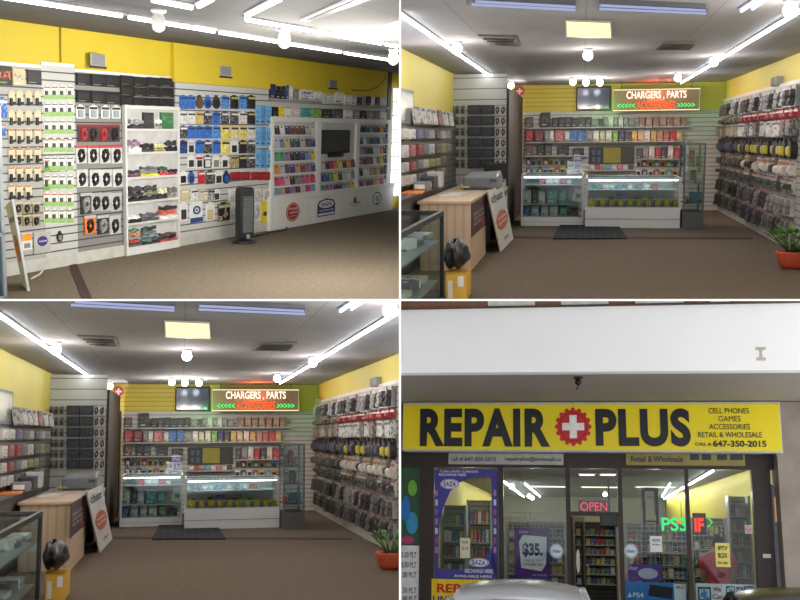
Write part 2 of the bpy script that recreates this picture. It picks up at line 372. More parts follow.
    pts = [(386, 76), (383, 82), (377, 87), (370, 90), (362, 91), (352, 90)]
    b = MB(); b.tube([r.onY(x, y, W-.03)-Vector((0, W, 0)) for x, y in pts], .008, M(BLACK)); r.solo('cable', b, 'black cable drooping across yellow wall at far right end', 'cable', (0, W, 0))
    # ---- ceiling lights
    def strip(p0, p1, lab, wd=.02, es=14., col=(250, 250, 255)):
        a, c = r.onZ(*p0, H-.03), r.onZ(*p1, H-.03); u = (c-a); L = u.length; e = r.empty('fluorescent_light', lab, 'ceiling light', (a.x, a.y, H-.003), math.atan2(u.y, u.x))
        b = MB(); b.box(0, -wd*1.1, -.012, L, wd*1.1, 0, mat((170, 170, 170))); r.part('fixture_body', b, e)
        b = MB(); b.tube([(.03, 0, -.026), (L-.03, 0, -.026)], wd*.7, emit(col, es), 8); r.part('tube', b, e)
    for p0, p1, lab in (((-20, -6), (124, 16.5), 'first long fluorescent tube along the wall, nearest to left edge'), ((127, 17.3), (216, 32), 'second fluorescent tube along the wall, by the globe lamp'), ((218, 32.5), (286, 43.5), 'third fluorescent tube along the wall, below the bare bulb'),
                        ((288, 44), (342, 52.5), 'fourth fluorescent tube along the wall'), ((343.5, 53), (398, 61.5), 'fifth fluorescent tube along the wall, at right end'),
                        ((244, 19.5), (317, 32), 'fluorescent tube running from the corner joint towards bare bulb'), ((326, 34), (382, 44), 'fluorescent tube below the bright ceiling panel'), ((384, 44.3), (398, 47), 'short stub of fluorescent tube by right edge'),
                        ((246, 16.5), (281, -1), 'fluorescent tube running away from the wall at corner joint'), ((150, 0), (194, 8.5), 'fluorescent tube end at top edge of ceiling'), ((198, 7), (213, -1), 'short crosswise fluorescent tube at top edge')):
        strip(p0, p1, lab)
    def quad(pts, z, th, m):
        q = [r.onZ(x, y, z) for x, y in pts]; b = MB(); b.extr(q, (0, 0, 0), (0, 0, th), m); return b
    e = r.empty('ceiling_diffuser', 'dark slot air diffuser with white trim in ceiling', 'air vent')
    r.part('frame', quad([(300, 21), (308, 22), (368, -1), (352, -1)], H-.02, .017, M(WHITE)), e)
    r.part('slot', quad([(306, 20.5), (313, 21), (372, -1), (358, -1)], H-.026, .02, M(DARK)), e)
    e = r.empty('light_panel', 'bright square light panel in ceiling by right edge', 'ceiling light')
    r.part('diffuser', quad([(360, 36), (378, 41), (404, 33), (398, 24)], H-.02, .017, emit((255, 255, 250), 18.)), e)
    for x, y, lab, lit in ((158.5, 12, 'white glass globe lamp hanging from ceiling', 0), (284.5, 31, 'glowing bare bulb in white ceiling socket', 1), (393.5, 51, 'glowing bare bulb at right edge of ceiling', 1)):
        p = r.onZ(x, y, H-.02); e = r.empty('bulb_lamp', lab, 'lamp', (p.x, p.y, H))
        b = MB(); b.lathe([(.05, -.03), (.06, -.015), (.06, 0)], M(WHITE)); r.part('socket', b, e)
        b = MB(); b.lathe([(.03, -.03), (.05, -.06), (.055, -.1), (.045, -.15), (.015, -.17)], emit((255, 250, 235), 8.) if lit else mat((225, 225, 215), .2, 0, .03)); r.part('bulb', b, e)
        r.lamp('POINT', (p.x-(1.6 if x > 390 else 0), p.y-(.3 if x > 390 else 0), H-.6), (130 if x > 390 else 75) if lit else 5, (0, 0))
    # ---- dark seam on the carpet
    q = [r.onZ(x, y, .0) for x, y in ((67, 259), (74, 258), (92, 299), (82, 300))]; b = MB(); b.extr(q, (0, 0, 0), (0, 0, .006), mat((62, 36, 36), .9)); r.solo('floor_strip', b, 'dark maroon strip running across the carpet', 'floor strip')
    # ---- region A: posters, charger cards
    def grid(rows, cols, w, h, kind, colf, prot, lab, cat, grp, name=None, skip=()):
        for i, y in enumerate(rows):
            for j, x in enumerate(cols):
                if (i, j) in skip: continue
                s = 1-(x-cols[0])/828; yy = y
                at(r, S, x-w/2, yy-h/2, x+w/2, yy+h/2, prot, kind, colf(i, j), f'{lab}, {ORD[j]} from left in {ORD[i]} row', cat, grp, name)
    at(r, S, -2, 66, 12.5, 85, .01, 'plainbox', ((30, 28, 26), (210, 110, 60), GREEN), 'dark box printed with orange bowl at top left corner', 'box', 'boxes on the top shelf')
    at(r, S, 13, 68.5, 25.5, 85.5, .01, 'plainbox', (BEIGE, (120, 130, 150), WHITE), 'beige box with grey picture at top of charger wall', 'box', 'boxes on the top shelf')
    at(r, S, 27.5, 70, 42, 84.5, .01, 'plainbox', ((30, 30, 32), (40, 40, 44), GREY), 'black square box at top of charger wall', 'box', 'boxes on the top shelf')
    at(r, S, -1, 97, 7.5, 118, .016, 'box', (BLUE, (140, 180, 220), WHITE), 'tall blue box at left edge, upper one', 'box', None)
    at(r, S, -1, 124, 6, 136, .016, 'box', (BLUE, (140, 180, 220), BEIGE), 'small blue box at left edge, lower one', 'box', None)
    grid((98, 117.5, 136, 155, 174, 192), (12.5, 20.5, 29.5, 38.5), 6.4, 15.5, 'plug', lambda i, j: ((212, 200, 164), (190, 60, 50) if i > 1 else BEIGE, (24, 24, 26)), .012, 'beige carded charger', 'charger', 'charger cards on the left panel', None, ((5, 3),))
    grid((208, 220.5), (19, 27.5, 37), 8, 11, 'bag', lambda i, j: ((150, 140, 110), BEIGE, (24, 24, 26)), .012, 'coiled black cable on card', 'cable', 'coiled cables low on the left panel')
    # region B
    grid((92.5, 109.5, 127, 145, 163.5, 182, 199.5, 216), (48, 55.5, 63, 71), 7, 15, 'gcard', lambda i, j: ((222, 224, 214), (184, 62, 60) if i % 3 == 0 else (90, 90, 90), (146, 182, 104)), .012, 'green-footed white charger card', 'charger', 'green and white cards on the narrow panel')
    at(r, S, 45, 159, 51, 172, .014, 'gcard', (WHITE, RED, GREEN), 'green and white card hanging off the edge, upper', 'charger', None)
    at(r, S, 45, 178, 51, 191, .014, 'gcard', (WHITE, RED, GREEN), 'green and white card hanging off the edge, lower', 'charger', None)
    at(r, S, 57.5, 231, 63.5, 242, .012, 'pouch', (BLACK, DARK, GREY), 'single small black pouch low on the narrow panel', 'pouch', None)
    loc, w, h, rz = r.mount(S, 22, 233, 32, 250, .006); b = MB(); b.box(-w/2, -.006, 0, w/2, 0, h, M(WHITE)); b.box(-w*.45, -.008, h*.55, w*.45, -.006, h*.95, M((226, 150, 40))); b.box(-w*.3, -.008, h*.12, w*.3, -.006, h*.4, M(GREY)); r.solo('leaflet', b, 'white and orange leaflet near floor of charger wall', 'leaflet', loc)
    loc, w, h, rz = r.mount(S, 34, 232, 51, 253, .006); e = r.empty('notice_sheet', 'grey sheet with dark blue oval badge near floor', 'notice', loc)
    b = MB(); b.box(-w/2, -.006, 0, w/2, 0, h, mat((176, 174, 166))); r.part('sheet', b, e)
    b = MB(); b.disc(0, h*.57, w*.3, h*.24, -.006, mat((48, 44, 120)), 20, .003); b.text('mobicity', 0, -.011, h*.57, w*.48, h*.13, M(WHITE), .01); r.part('badge', b, e)
    # region C: black boxes
    n = 0
    for i, (y0, cols) in enumerate(((73.5, (84, 99, 113)), (90.5, (84, 99, 113)))):
        for j, x in enumerate(cols):
            at(r, S, x-7, y0+j*.9, x+7, y0+12+j*.9, .016, 'plainbox', ((13, 13, 14), (34, 34, 37), GREY), f'black box beside bookcase, {ORD[j]} from left in {ORD[i]} row', 'box', 'black boxes left of the bookcase')
    for i, y in enumerate((76.5, 87, 97)):
        for j, x in enumerate((127.5, 141, 154.5, 168)):
            at(r, S, x-6.4, y+j*.5-(1 if j<1 else 0), x+6.4, y+9+j*.5, .016, 'plainbox', ((14, 13, 13), (32, 30, 28), (120, 110, 80)), f'black box above bookcase, {ORD[j]} from left in {ORD[i]} row', 'box', 'black boxes above the bookcase')
    for j, x in enumerate((81.5, 94.5, 106.5, 117)):
        at(r, S, x-4.5, 104.5+j*.3, x+4.5, 118.5, .014, 'card', (WHITE, DARK, (150, 160, 165)), f'white carded pack with black print, {ORD[j]} from left', 'carded pack', 'white cards below the black boxes')
    for j, x in enumerate((84, 94, 104, 115)):
        at(r, S, x-5.5, 124.5, x+5.5, 142, .014, 'bag', ((70, 50, 50), (120, 40, 44), (26, 24, 26) if j % 2 else (170, 40, 46)), f'dark red bagged cable, {ORD[j]} from left', 'cable', 'dark red bagged cables')
    for i, (y0, y1, xs, bg) in enumerate(((145.5, 163.5, (82, 94, 106, 117.5), (196, 196, 192)), (169.5, 187, (83, 96, 107, 119), (206, 206, 204)), (193, 211, (87, 97, 106, 117), (176, 178, 178)), (215.5, 234, (91, 104, 116), (186, 184, 182)))):
        for j, x in enumerate(xs):
            c = ORANGE if (i, j) == (3, 0) else (46, 44, 44) if (i, j) in ((3, 1), (2, 0)) else bg
            at(r, S, x-5.6, y0, x+5.6, y1+(3 if (i, j) == (2, 0) else 0), .016, 'bag', (c, (190, 70, 70) if i == 0 else bg, (24, 24, 26) if c != (46, 44, 44) else (150, 150, 150)), f'bagged cable, {ORD[j]} from left in {ORD[i]} row by bookcase', 'cable', 'bagged cables left of the bookcase')
    # ---- bookcase
    p = .045; Y = W-p-.012; c = r.rect(126, 107, 180, 246, Y); x0, x1 = c[0], c[2]; zt = r.onY(153, 106.5, Y).z; wm = mat((216, 216, 212), .45, 0, .03)
    e = r.empty('bookcase', 'tall white open bookcase of six shelves on carpet', 'bookcase', (x0, Y, 0)); D = p; Wd = x1-x0
    for s in (0, 1): b = MB(); b.box(0 if s == 0 else Wd-.03, 0, 0, .03 if s == 0 else Wd, D, zt, wm); r.part('side_panel', b, e, bevel=.002)
    b = MB(); b.box(.03, D-.004, .02, Wd-.03, D, zt-.03, mat((190, 190, 188))); r.part('back_panel', b, e)
    zs = [zt]
    b = MB(); b.box(-.004, -.002, zt-.03, Wd+.004, D, zt+.005, wm); r.part('top_panel', b, e)
    for y in (128.8, 151.8, 176, 199.8, 220.5, 245):
        z = max(.09, r.onY(153, y, Y).z); zs.append(z); b = MB(); b.box(.03, 0, z-.024, Wd-.03, D-.004, z, wm); r.part('shelf', b, e)
    b = MB(); b.box(.03, .004, 0, Wd-.03, .01, zs[-1]-.024, wm); r.part('plinth', b, e)
    piles = [(1, 130, 144, 119, [DARK, GREY], 'grey'), (1, 144.5, 154, 112, [(52, 50, 52)], 'dark'), (1, 154.5, 162, 118, [GREY, WHITE], 'pale'), (1, 162.5, 174, 112, [(60, 110, 70)], 'green'),
             (2, 128, 141, 139, [WHITE, (120, 96, 116)], 'purple and white'), (2, 142, 154, 143, [DARK, BLACK], 'black'), (2, 154.5, 166, 143, [OLIVE, (196, 200, 160)], 'olive'), (2, 166.5, 177, 140, [BLACK, DARK], 'dark'),
             (3, 128, 140, 170, [(110, 70, 90), DARK], 'plum'), (3, 140.5, 159, 166, [(190, 190, 60), GREY, (90, 90, 92)], 'grey and yellow'), (3, 159.5, 168, 166, [(170, 60, 70), (40, 76, 60)], 'green and red'), (3, 168.5, 177, 169, [(130, 40, 52), BLACK], 'red and black'),
             (4, 128, 142, 186, [BLACK, DARK, (50, 50, 60)], 'black'), (4, 142.5, 157, 185, [DARK, (98, 104, 84), (60, 62, 58)], 'grey green'), (4, 157.5, 167, 188, [DARK, BEIGE], 'beige'), (4, 167.5, 177, 187, [GREY, (100, 98, 96)], 'grey'),
             (5, 128, 141, 215, [BLACK, WHITE], 'white and black'), (5, 141.5, 159, 212, [(70, 72, 78), (84, 86, 92)], 'slate'), (5, 159.5, 177.5, 205, [WHITE, (190, 80, 60), (40, 36, 38)], 'black and red'),
             (6, 128, 141, 228, [(80, 82, 84), (150, 60, 50), GREY, (170, 110, 80), (70, 110, 80)], 'mixed'), (6, 141.5, 158, 226, [DARK, (60, 90, 96), GREY, (70, 100, 104), DARK], 'teal grey'), (6, 159.5, 177, 232, [(150, 56, 62), DARK, (90, 60, 66)], 'red')]
    SN = {1: 'top', 2: 'second', 3: 'third', 4: 'fourth', 5: 'fifth', 6: 'lowest'}; cnt = {}
    for s, a, c_, top, cols, nm in piles:
        z0 = zs[s]+.001; q = r.rect(a, top, c_, top+2, Y+.004); z1 = max(z0+.05, q[3]); n = len(cols); hh = (z1-z0)/n
        for k, cc in enumerate(cols):
            cnt[s] = cnt.get(s, 0)+1; off = .02*math.sin(k*2.3+a)
            pos = 'single' if n == 1 else 'topmost' if k == n-1 else 'lowest' if k == 0 else f'{ORD[k]} up'
            pack(r, 'flat' if hh < .13 else 'plainbox', ((q[0]+q[2])/2+off*.5, Y+p-.006, z0+k*hh), (q[2]-q[0])*(1-.05*k), hh*.97, p*.8, 0, (cc, tuple(min(255, int(v*1.3+12)) for v in cc), cc), f'bag in {nm} pile, {SN[s]} bookcase shelf, {pos}', 'folded bag', 'bags in the bookcase', 'folded_bag')
    # ---- region D
    def row(y0, y1, items, kind, nm, i):
        for j, (x, w, cols) in enumerate(items):
            k = kind if not isinstance(cols[0], str) else cols[0]; cl = cols if not isinstance(cols[0], str) else cols[1:]
            at(r, S, x-w/2, y0, x+w/2, y1, .016, k, cl, f'{CN.get(cl[0], "printed")} pack, {ORD[j]} from left in {ORD[i]} {nm}', 'pack', 'packs on the panel right of the bookcase')
    Bp = (BLUE, (66, 120, 190), NAVY); Wp = (WHITE, (180, 180, 178), DARK); Kp = (BLACK, DARK, (200, 190, 90)); Yp = (YEL, (240, 230, 170), BLACK); Gp = (DARK, GREY, WHITE); Sp = (SKY, BLUE, NAVY); Ep = (GOLD, BEIGE, BROWN)
    N = 'row right of bookcase'; X9 = (184, 192, 200.3, 208.5, 217, 225.7, 235, 243.6, 252)
    row(95, 109, [(x, 7.6, c) for x, c in zip(X9, (Bp, Bp, ('pouch', BROWN, BLACK, BROWN), ('pouch',)+Bp, ('pouch', DARK, BROWN, BLACK), Sp, Kp, Sp, Kp))], 'box', N, 0)
    row(111.5, 124, [(x, 7.4, c) for x, c in zip(X9, (Wp, Wp, Ep, Gp, Bp, Gp, Gp, Wp, Kp))], 'box', N, 1)
    row(125.5, 138.5, [(x, 7.4, c) for x, c in zip(X9, (Gp, Bp, Bp, Bp, Sp, Yp, (YEL, WHITE, BLACK), (YEL, WHITE, BLACK), Wp))], 'box', N, 2)
    row(140, 153.5, [(x, 7.4, c) for x, c in zip(X9, ((NAVY, BLUE, BLACK), ('card',)+Wp, Bp, Gp, Bp, Yp, ('card', WHITE, WHITE, BLACK), Kp, Gp))], 'box', N, 3)
    row(155, 168, [(x, 7.4, c) for x, c in zip(X9[1:], (('card', WHITE, WHITE, DARK), ('card', WHITE, RED, DARK), ('card', BLACK, WHITE, WHITE), ('card', WHITE, WHITE, GREY), ('card', WHITE, WHITE, BLACK), (OLIVE, BEIGE, BROWN), Kp, Gp))], 'box', N, 4)
    row(170.5, 184, [(184, 8, ('card', WHITE, WHITE, BLACK)), (192, 6.5, ('pouch', BLUE, BLACK, NAVY)), (202, 6.5, (RED, (190, 60, 70), WHITE)), (211, 9, Gp), (219.5, 8, ('card', WHITE, WHITE, DARK)), (227, 7, ('pouch', NAVY, BLACK, BLUE))], 'box', N, 5)
    for j, x in enumerate((236, 246, 255.5, 263, 269.5)):
        at(r, S, x-4.6 if j < 2 else x-3.4, 172, x+4.6 if j < 2 else x+3.4, 180, .02, 'plainbox', ((140, 26, 34), (160, 50, 54), (90, 16, 20)), f'small dark red box, {ORD[j]} from left in red row', 'box', 'dark red boxes behind the heater')
    row(189, 200.5, [(185.5, 8, (BEIGE, GOLD, WHITE)), (195, 7, Wp), (204, 8, (BEIGE, WHITE, GREY)), (211.5, 7, (GREY, WHITE, DARK)), (217.5, 7, ('card', WHITE, WHITE, DARK)), (233.5, 9, ('bag', WHITE, WHITE, (190, 190, 190))), (257.5, 9, ('bag', WHITE, WHITE, (190, 190, 190))), (267, 7, ('bag', WHITE, WHITE, (180, 180, 180)))], 'box', N, 6)
    row(202, 221, [(184.5, 8, ('card', WHITE, WHITE, DARK)), (211, 9, ('card', WHITE, WHITE, BEIGE)), (224.5, 12, ('box', BLACK, BEIGE, BEIGE)), (234, 8, ('bag', WHITE, WHITE, (190, 190, 190))), (256.5, 10, ('bag', WHITE, WHITE, (190, 190, 190)))], 'box', N, 7)
    loc, w, h, rz = r.mount(S, 190.5, 201.5, 203, 222, .016); e = r.empty('retail_box', 'white box with blue ring emblem low on slatwall', 'box', loc)
    b = MB(); b.cbox(-w/2, -.014, 0, w/2, 0, h, M(WHITE), .01); r.part('carton', b, e)
    b = MB(); b.ring(0, h*.58, w*.3, h*.21, .4, -.014, mat((40, 70, 130))); b.disc(0, h*.58, w*.08, h*.06, -.014, mat((40, 70, 130))); b.box(-w*.5, -.017, 0, w*.5, -.014, h*.22, mat((40, 70, 130))); r.part('printed_ring', b, e)
    loc, w, h, rz = r.mount(S, 261, 199, 269.5, 224.5, .008); b = MB(); b.prism([(-w/2, h*.05), (w*.2, 0), (w/2, h*.2), (w*.45, h), (-w*.5, h*.96)], -.006, 0, mat((220, 200, 30))); b.box(-w*.2, -.02, h*.35, w*.1, -.006, h*.5, M(BROWN)); r.solo('bag', b, 'bright yellow bag hanging by the cabinet corner', 'bag', loc)
    for i, (y0, y1) in enumerate(((105, 124), (126.5, 146), (149, 168))):
        for j, x in enumerate((258.3, 263.6, 269)):
            at(r, S, x-2.6, y0+j*.5, x+2.6, y1, .02, 'plainbox', (SKY if j % 2 else (120, 170, 212), (60, 110, 170), (30, 60, 110)), f'tall pale blue box, {ORD[j]} from left in {ORD[i]} tier', 'box', 'tall pale blue boxes')
    # ---- top shelves with boxes, right
    for a, c_, y, lab in ((271, 322, 100.5, 'grey glass wall shelf over left bay of cabinet'), (345, 389, 106, 'grey glass wall shelf over right bay of cabinet')):
        q = r.rect(a, y, c_, y+1.5, W-.05); b = MB(); b.box(q[0], -.05, q[1]-.01, q[2], 0, q[3], mat((150, 152, 150), .3)); r.solo('wall_shelf', b, lab, 'shelf', (0, W, 0))
    S2 = ('Y', W-.008)
    tops = [(270.5, 276, 84, 98, NAVY), (276.5, 281, 86, 98.5, BLACK), (281.5, 286, 86, 99, DARK), (286.5, 289, 85, 99, (60, 80, 150)), (289.5, 293, 86, 99, WHITE), (294, 299, 89, 99.5, GREY), (300, 314, 89, 100, WHITE), (315, 322, 91, 100.5, WHITE),
            (324, 334, 93, 104, (196, 204, 200)), (335, 344, 92, 103, WHITE), (345, 351, 95, 104, WHITE), (352, 357, 97, 104.5, WHITE), (358, 362, 97, 105, DARK), (362.5, 366, 96, 105, GREY), (367, 371, 96, 105, NAVY), (371.5, 375, 97, 105.5, WHITE), (376, 380, 97, 105.5, (60, 60, 70)), (380.5, 387, 97, 106, (190, 196, 200))]
    for j, (a, c_, y0, y1, col) in enumerate(tops):
        lab = ('white box with blue bird-like shape on wall shelf' if j == 6 else f'{CN.get(col, "printed")} box on the high wall shelf, {ORD[j]} from left')
        o = at(r, S2, a, y0, c_, y1, .026, 'plainbox', (col, (36, 70, 130) if j == 6 else tuple(min(255, v+50) for v in col), DARK if col == WHITE else WHITE), lab, 'box', 'boxes on the high wall shelves')
    tops = [(273.5, 278.5, 107, 117.5, BLACK), (279.5, 285, 107, 117.5, YEL), (286.5, 291, 108, 118, WHITE), (293, 300, 107.5, 118, (206, 190, 196)), (303, 311, 108, 118.5, TEAL), (314, 322, 108, 117, GREEN), (323, 333, 109, 118, DARK), (335, 343, 109, 118, (80, 70, 90)), (345, 353, 110, 118.5, WHITE), (354, 360, 110, 119, GREY), (361, 367, 110.5, 119, DARK), (368, 374, 111, 119.5, GREY), (375, 380, 111, 120, (110, 110, 116)), (381, 387, 112, 120, WHITE)]
    for j, (a, c_, y0, y1, col) in enumerate(tops):
        at(r, S2, a, y0, c_, y1, .03, 'plainbox', (col, tuple(min(255, v+60) for v in col), DARK if col == WHITE else WHITE), f'{CN.get(col, "printed")} box on top of white cabinet, {ORD[j]} from left', 'box', 'boxes on top of the cabinet')
    # ---- phone case cabinet
    Yc = W-.05; wm2 = mat((226, 226, 222), .4, 0, .02); q = r.rect(272, 120, 389.5, 188, Yc); X0, X1 = q[0], q[2]
    zc = r.onY(330, 190, Yc).z; ztp = r.onY(330, 119.5, Yc).z; w = X1-X0
    e = r.empty('display_cabinet', 'white three-bay cabinet of slanted phone cases with four doors', 'cabinet', (X0, W, 0))
    fx = lambda x: r.onY(x, 150, Yc).x-X0
    b = MB(); b.box(0, -.008, zc, w, -.006, ztp, mat((196, 196, 194))); r.part('back_panel', b, e)
    b = MB(); b.box(-.02, -.056, ztp-.045, w+.02, -.006, ztp+.02, wm2); r.part('top_board', b, e, bevel=.003)
    for x, hw in ((273, 1.2), (319, 2.2), (358, 1.6), (389, 1.2)):
        b = MB(); b.box(fx(x-hw), -.05, zc, fx(x+hw), -.008, ztp-.04, wm2); r.part('upright', b, e)
    qb = r.rect(271, 190, 393, 210, W-.075); bx0, bx1 = qb[0]-X0, qb[2]-X0
    b = MB(); b.box(bx0-.03, -.09, zc-.075, bx1+.03, -.0066, zc, wm2); r.part('countertop', b, e, bevel=.004)
    b = MB(); b.box(bx0, -.07, 0, bx1, -.0066, zc-.075, wm2); r.part('base_carcass', b, e)
    fb = lambda x: r.onY(x, 205, W-.075).x-X0; dh = (zc-.075)
    doors = []
    for a, c_ in ((277, 310.3), (310.9, 341.6), (342.2, 368.2), (368.8, 386)):
        b = MB(); b.box(fb(a), -.078, .14*dh, fb(c_), -.07, dh*.96, wm2); d = r.part('door', b, e, bevel=.002); doors.append((d, (fb(a)+fb(c_))/2, fb(c_)-fb(a)))
    def lg(i, x, yc, wp, hp):
        k = r.rect(x-wp/2, yc-hp/2, x+wp/2, yc+hp/2, W-.08); return (k[0]+k[2])/2-X0, (k[1]+k[3])/2, k[2]-k[0], k[3]-k[1]
    x, z, ww, hh = lg(0, 293, 212, 13.5, 19); b = MB(); b.disc(x, z, ww/2, hh/2, -.078, mat((168, 32, 38)), 24, .002); b.ring(x, z, ww*.44, hh*.44, .06, -.08, M(WHITE), th=.002); b.text('PHONE', x, -.083, z+hh*.18, ww*.6, hh*.12, M(WHITE), .02); b.text('CARDS', x, -.083, z-.02*hh, ww*.62, hh*.1, M(WHITE), .02); b.text('sold here', x, -.083, z-hh*.2, ww*.5, hh*.07, M(WHITE)); r.part('red_oval_sticker', b, doors[0][0], 'dark red oval sticker with white lettering')
    x, z, ww, hh = lg(1, 326.3, 207, 17.5, 17.5); nb = mat((40, 52, 110)); b = MB(); b.prism([(x-ww/2, z-hh/2), (x+ww/2, z-hh/2), (x+ww/2, z+hh*.2), (x+ww*.4, z+hh*.38), (x, z+hh/2), (x-ww*.4, z+hh*.38), (x-ww/2, z+hh*.2)], -.08, -.078, nb); b.disc(x, z+hh*.17, ww*.42, hh*.22, -.08, M(WHITE), 24, .002); b.text('EAZA', x, -.084, z+hh*.17, ww*.6, hh*.2, nb, .03); b.box(x-ww*.46, -.082, z-hh*.44, x+ww*.46, -.08, z-hh*.32, M(WHITE)); b.text('RECHARGE HERE', x, -.083, z-hh*.17, ww*.8, hh*.1, M(WHITE), .02); r.part('blue_sticker', b, doors[1][0], 'blue and white sticker with oval lettering')
    x, z, ww, hh = lg(2, 355, 202, 11, 8); b = MB(); b.ball((x, -.079, z+hh*.25), ww*.16, mat((150, 60, 60)), 8, 1, .1, .8); b.text('mobile', x, -.08, z-hh*.08, ww, hh*.22, M(DARK), .02); b.text('wireless', x, -.08, z-hh*.4, ww*.6, hh*.16, M(DARK), .01); r.part('small_sticker', b, doors[2][0], 'small red and black emblem sticker')
    x, z, ww, hh = lg(3, 377, 198.5, 9, 13); b = MB(); b.ring(x, z, ww/2, hh/2, .14, -.078, M(DARK), th=.002); b.text('G', x, -.08, z, ww*.35, hh*.35, M(DARK), .03); b.box(x-ww*.05, -.08, z-hh*.42, x+ww*.12, -.078, z-hh*.3, M(DARK)); r.part('oval_sticker', b, doors[3][0], 'black outlined oval sticker')
    # shelves + cases
    pal = [(36, 36, 40), (58, 56, 62), (196, 190, 192), (44, 40, 46), (226, 224, 224), (90, 86, 92), (206, 196, 206), (190, 60, 90), (60, 66, 120), (110, 150, 190), (220, 220, 220), (196, 150, 120), (120, 60, 60), (84, 156, 110), (230, 200, 90), (70, 60, 80), (150, 110, 160), (40, 90, 110), (226, 150, 60)]
    rnd = random.Random(3)
    bays = [((275.5, 316.5), ((122, 134.5), (135, 147.5), (147.5, 160.5), (160, 173), (172, 184.5), (181, 193)), 8, 'left'), ((322, 356), ((156.5, 168.5), (168, 180.5), (180, 192)), 8, 'middle'), ((360.3, 387.5), ((123, 132.5), (134, 144), (143.5, 154), (153.5, 164), (164, 175), (175.5, 186)), 8, 'right')]
    tint = [None, None, None, None, None, None]
    for (a, c_), rows, n, nm in bays:
        for i, (y0, y1) in enumerate(rows):
            cx = (a+c_)/2; q = r.rect(a, y0, c_, y1, Yc+.004); z0 = q[1]
            b = MB(); b.box(q[0]-X0-.03, -.048, z0-.022, q[2]-X0+.03, -.008, z0-.004, wm2); r.part('shelf', b, e)
            stp = (c_-a)/n
            for j in range(n):
                x = a+stp*(j+.5); col = pal[(i*5+j*3+rnd.randrange(4)) % len(pal)]
                if nm == 'left' and i == 4: col = [(214, 60, 110), PINK, (216, 180, 190), DARK, GREY, (150, 110, 130), (210, 80, 110), (190, 60, 100)][j]
                zz = r.onY(x, (y0+y1)/2, Yc).z-(q[1]+q[3])/2
                l0 = r.onY(x-stp*.42, y1, Yc+.006); l1 = r.onY(x+stp*.42, y0+2, Yc+.006)
                pack(r, 'case', ((l0.x+l1.x)/2, Yc+.018, z0+.001), l1.x-l0.x, (q[3]-q[1])*.68, .012, 0, (col, tuple(min(255, int(v*.7+60)) for v in col), (30, 30, 32) if sum(col) > 250 else (200, 200, 200)), f'phone case in {nm} bay, {ORD[j]} from left on {ORD[i]} shelf', 'phone case', f'phone cases in the {nm} bay of the cabinet')
    # television in the middle bay
    q = r.rect(322, 130, 350.5, 153.5, Yc-.012); e = r.empty('television', 'dark flat television in middle bay of white cabinet', 'television', ((q[0]+q[2])/2, Yc, q[1])); w, h = q[2]-q[0], q[3]-q[1]
    b = MB(); b.cbox(-w/2, -.012, 0, w/2, .01, h, mat((24, 24, 26), .35), .02); r.part('bezel', b, e)
    b = MB(); b.box(-w*.45, -.014, h*.12, w*.45, -.012, h*.94, mat((58, 60, 60), .15, 0, .04, 1)); r.part('screen', b, e)
    b = MB(); b.box(-w*.25, -.016, -.05, w*.25, .01, 0, mat((24, 24, 26), .35)); r.part('stand', b, e)
    # ---- tower heater
    p = r.onZ(244.5, 243, 0); s = p.y/F; sc = (r.onZ(246, 243, 0)-r.onZ(243, 243, 0)).length/3
    p1 = r.onY(244.5, 187, p.y); hh = p1.z; wd = (r.onY(250.8, 215, p.y)-r.onY(239, 215, p.y)).x*.5*.8
    e = r.empty('tower_heater', 'black tower fan heater standing on carpet before slatwall', 'heater', (p.x, p.y, 0), -.35)
    bm_ = mat((30, 31, 32), .35)
    b = MB(); b.lathe([(wd*1.5, 0), (wd*1.5, .02), (wd*1.2, .04), (wd*.6, .05)], bm_, 24, (0, 0, 0), .8); r.part('base', b, e)
    prof = [(-wd, .06), (wd, .06), (wd, hh*.93), (wd*.9, hh*.985), (wd*.6, hh), (-wd*.6, hh), (-wd*.9, hh*.985), (-wd, hh*.93)]
    b = MB(); b.prism(prof, -wd*.55, wd*.55, bm_); r.part('housing', b, e, bevel=.02)
    b = MB(); b.box(-wd*.68, -wd*.62, hh*.2, wd*.68, -wd*.55, hh*.84, lines_mat((96, 100, 102), (52, 54, 56), .022, .4)); r.part('grille', b, e)
    b = MB(); b.xf(Matrix.Identity(4)); b.prism([(wd*.28*math.cos(k*.524), hh*.13+wd*.28*math.sin(k*.524)) for k in range(12)], -wd*.68, -wd*.55, mat((120, 122, 124), .3)); r.part('dial', b, e)
    b = MB(); b.box(-wd*.5, -wd*.6, hh*.88, wd*.5, -wd*.55, hh*.93, mat((56, 58, 60), .2)); r.part('display', b, e)
    b = MB(); b.tube([r.onZ(x, y, .012) for x, y in ((253, 236.5), (262, 234.5), (272, 231.5), (281, 231), (288, 229), (286, 227.5))], .012, M(BLACK)); r.solo('power_cord', b, 'black power cord trailing from heater to cabinet', 'cord')
    b = MB(); b.tube([r.onZ(x, y, .012) for x, y in ((31, 279), (40, 274), (46, 266), (51, 256.5))], .01, M((190, 185, 170))); r.solo('power_cord', b, 'pale thin cord curving on carpet by leaning board', 'cord')
    # ---- leaning foam board
    P = r.onZ(30, 291, 0); Q = r.onZ(24.5, 284, 0); T = r.onY(14, 199, P.y+.05); U = r.onY(8, 206, Q.y+.05)
    nrm = (P-Q).cross(T-Q).normalized()*.02; cen = P.copy(); e = r.empty('foam_board', 'white foam board with orange oval leaning by left edge', 'sign board', tuple(cen))
    b = MB(); b.extr([v-cen for v in (P, Q, U, T)], (0, 0, 0), nrm, M(WHITE)); r.part('board', b, e)
    sd = 1 if (r.M.to_3x3() @ nrm).dot(-(r.M @ P-EYE)) > 0 else -1
    def on(u, v): return Q+(P-Q)*u+(U-Q)*v*(1-u)+(T-P)*v*u-cen+nrm*(1.05 if sd > 0 else -.05)
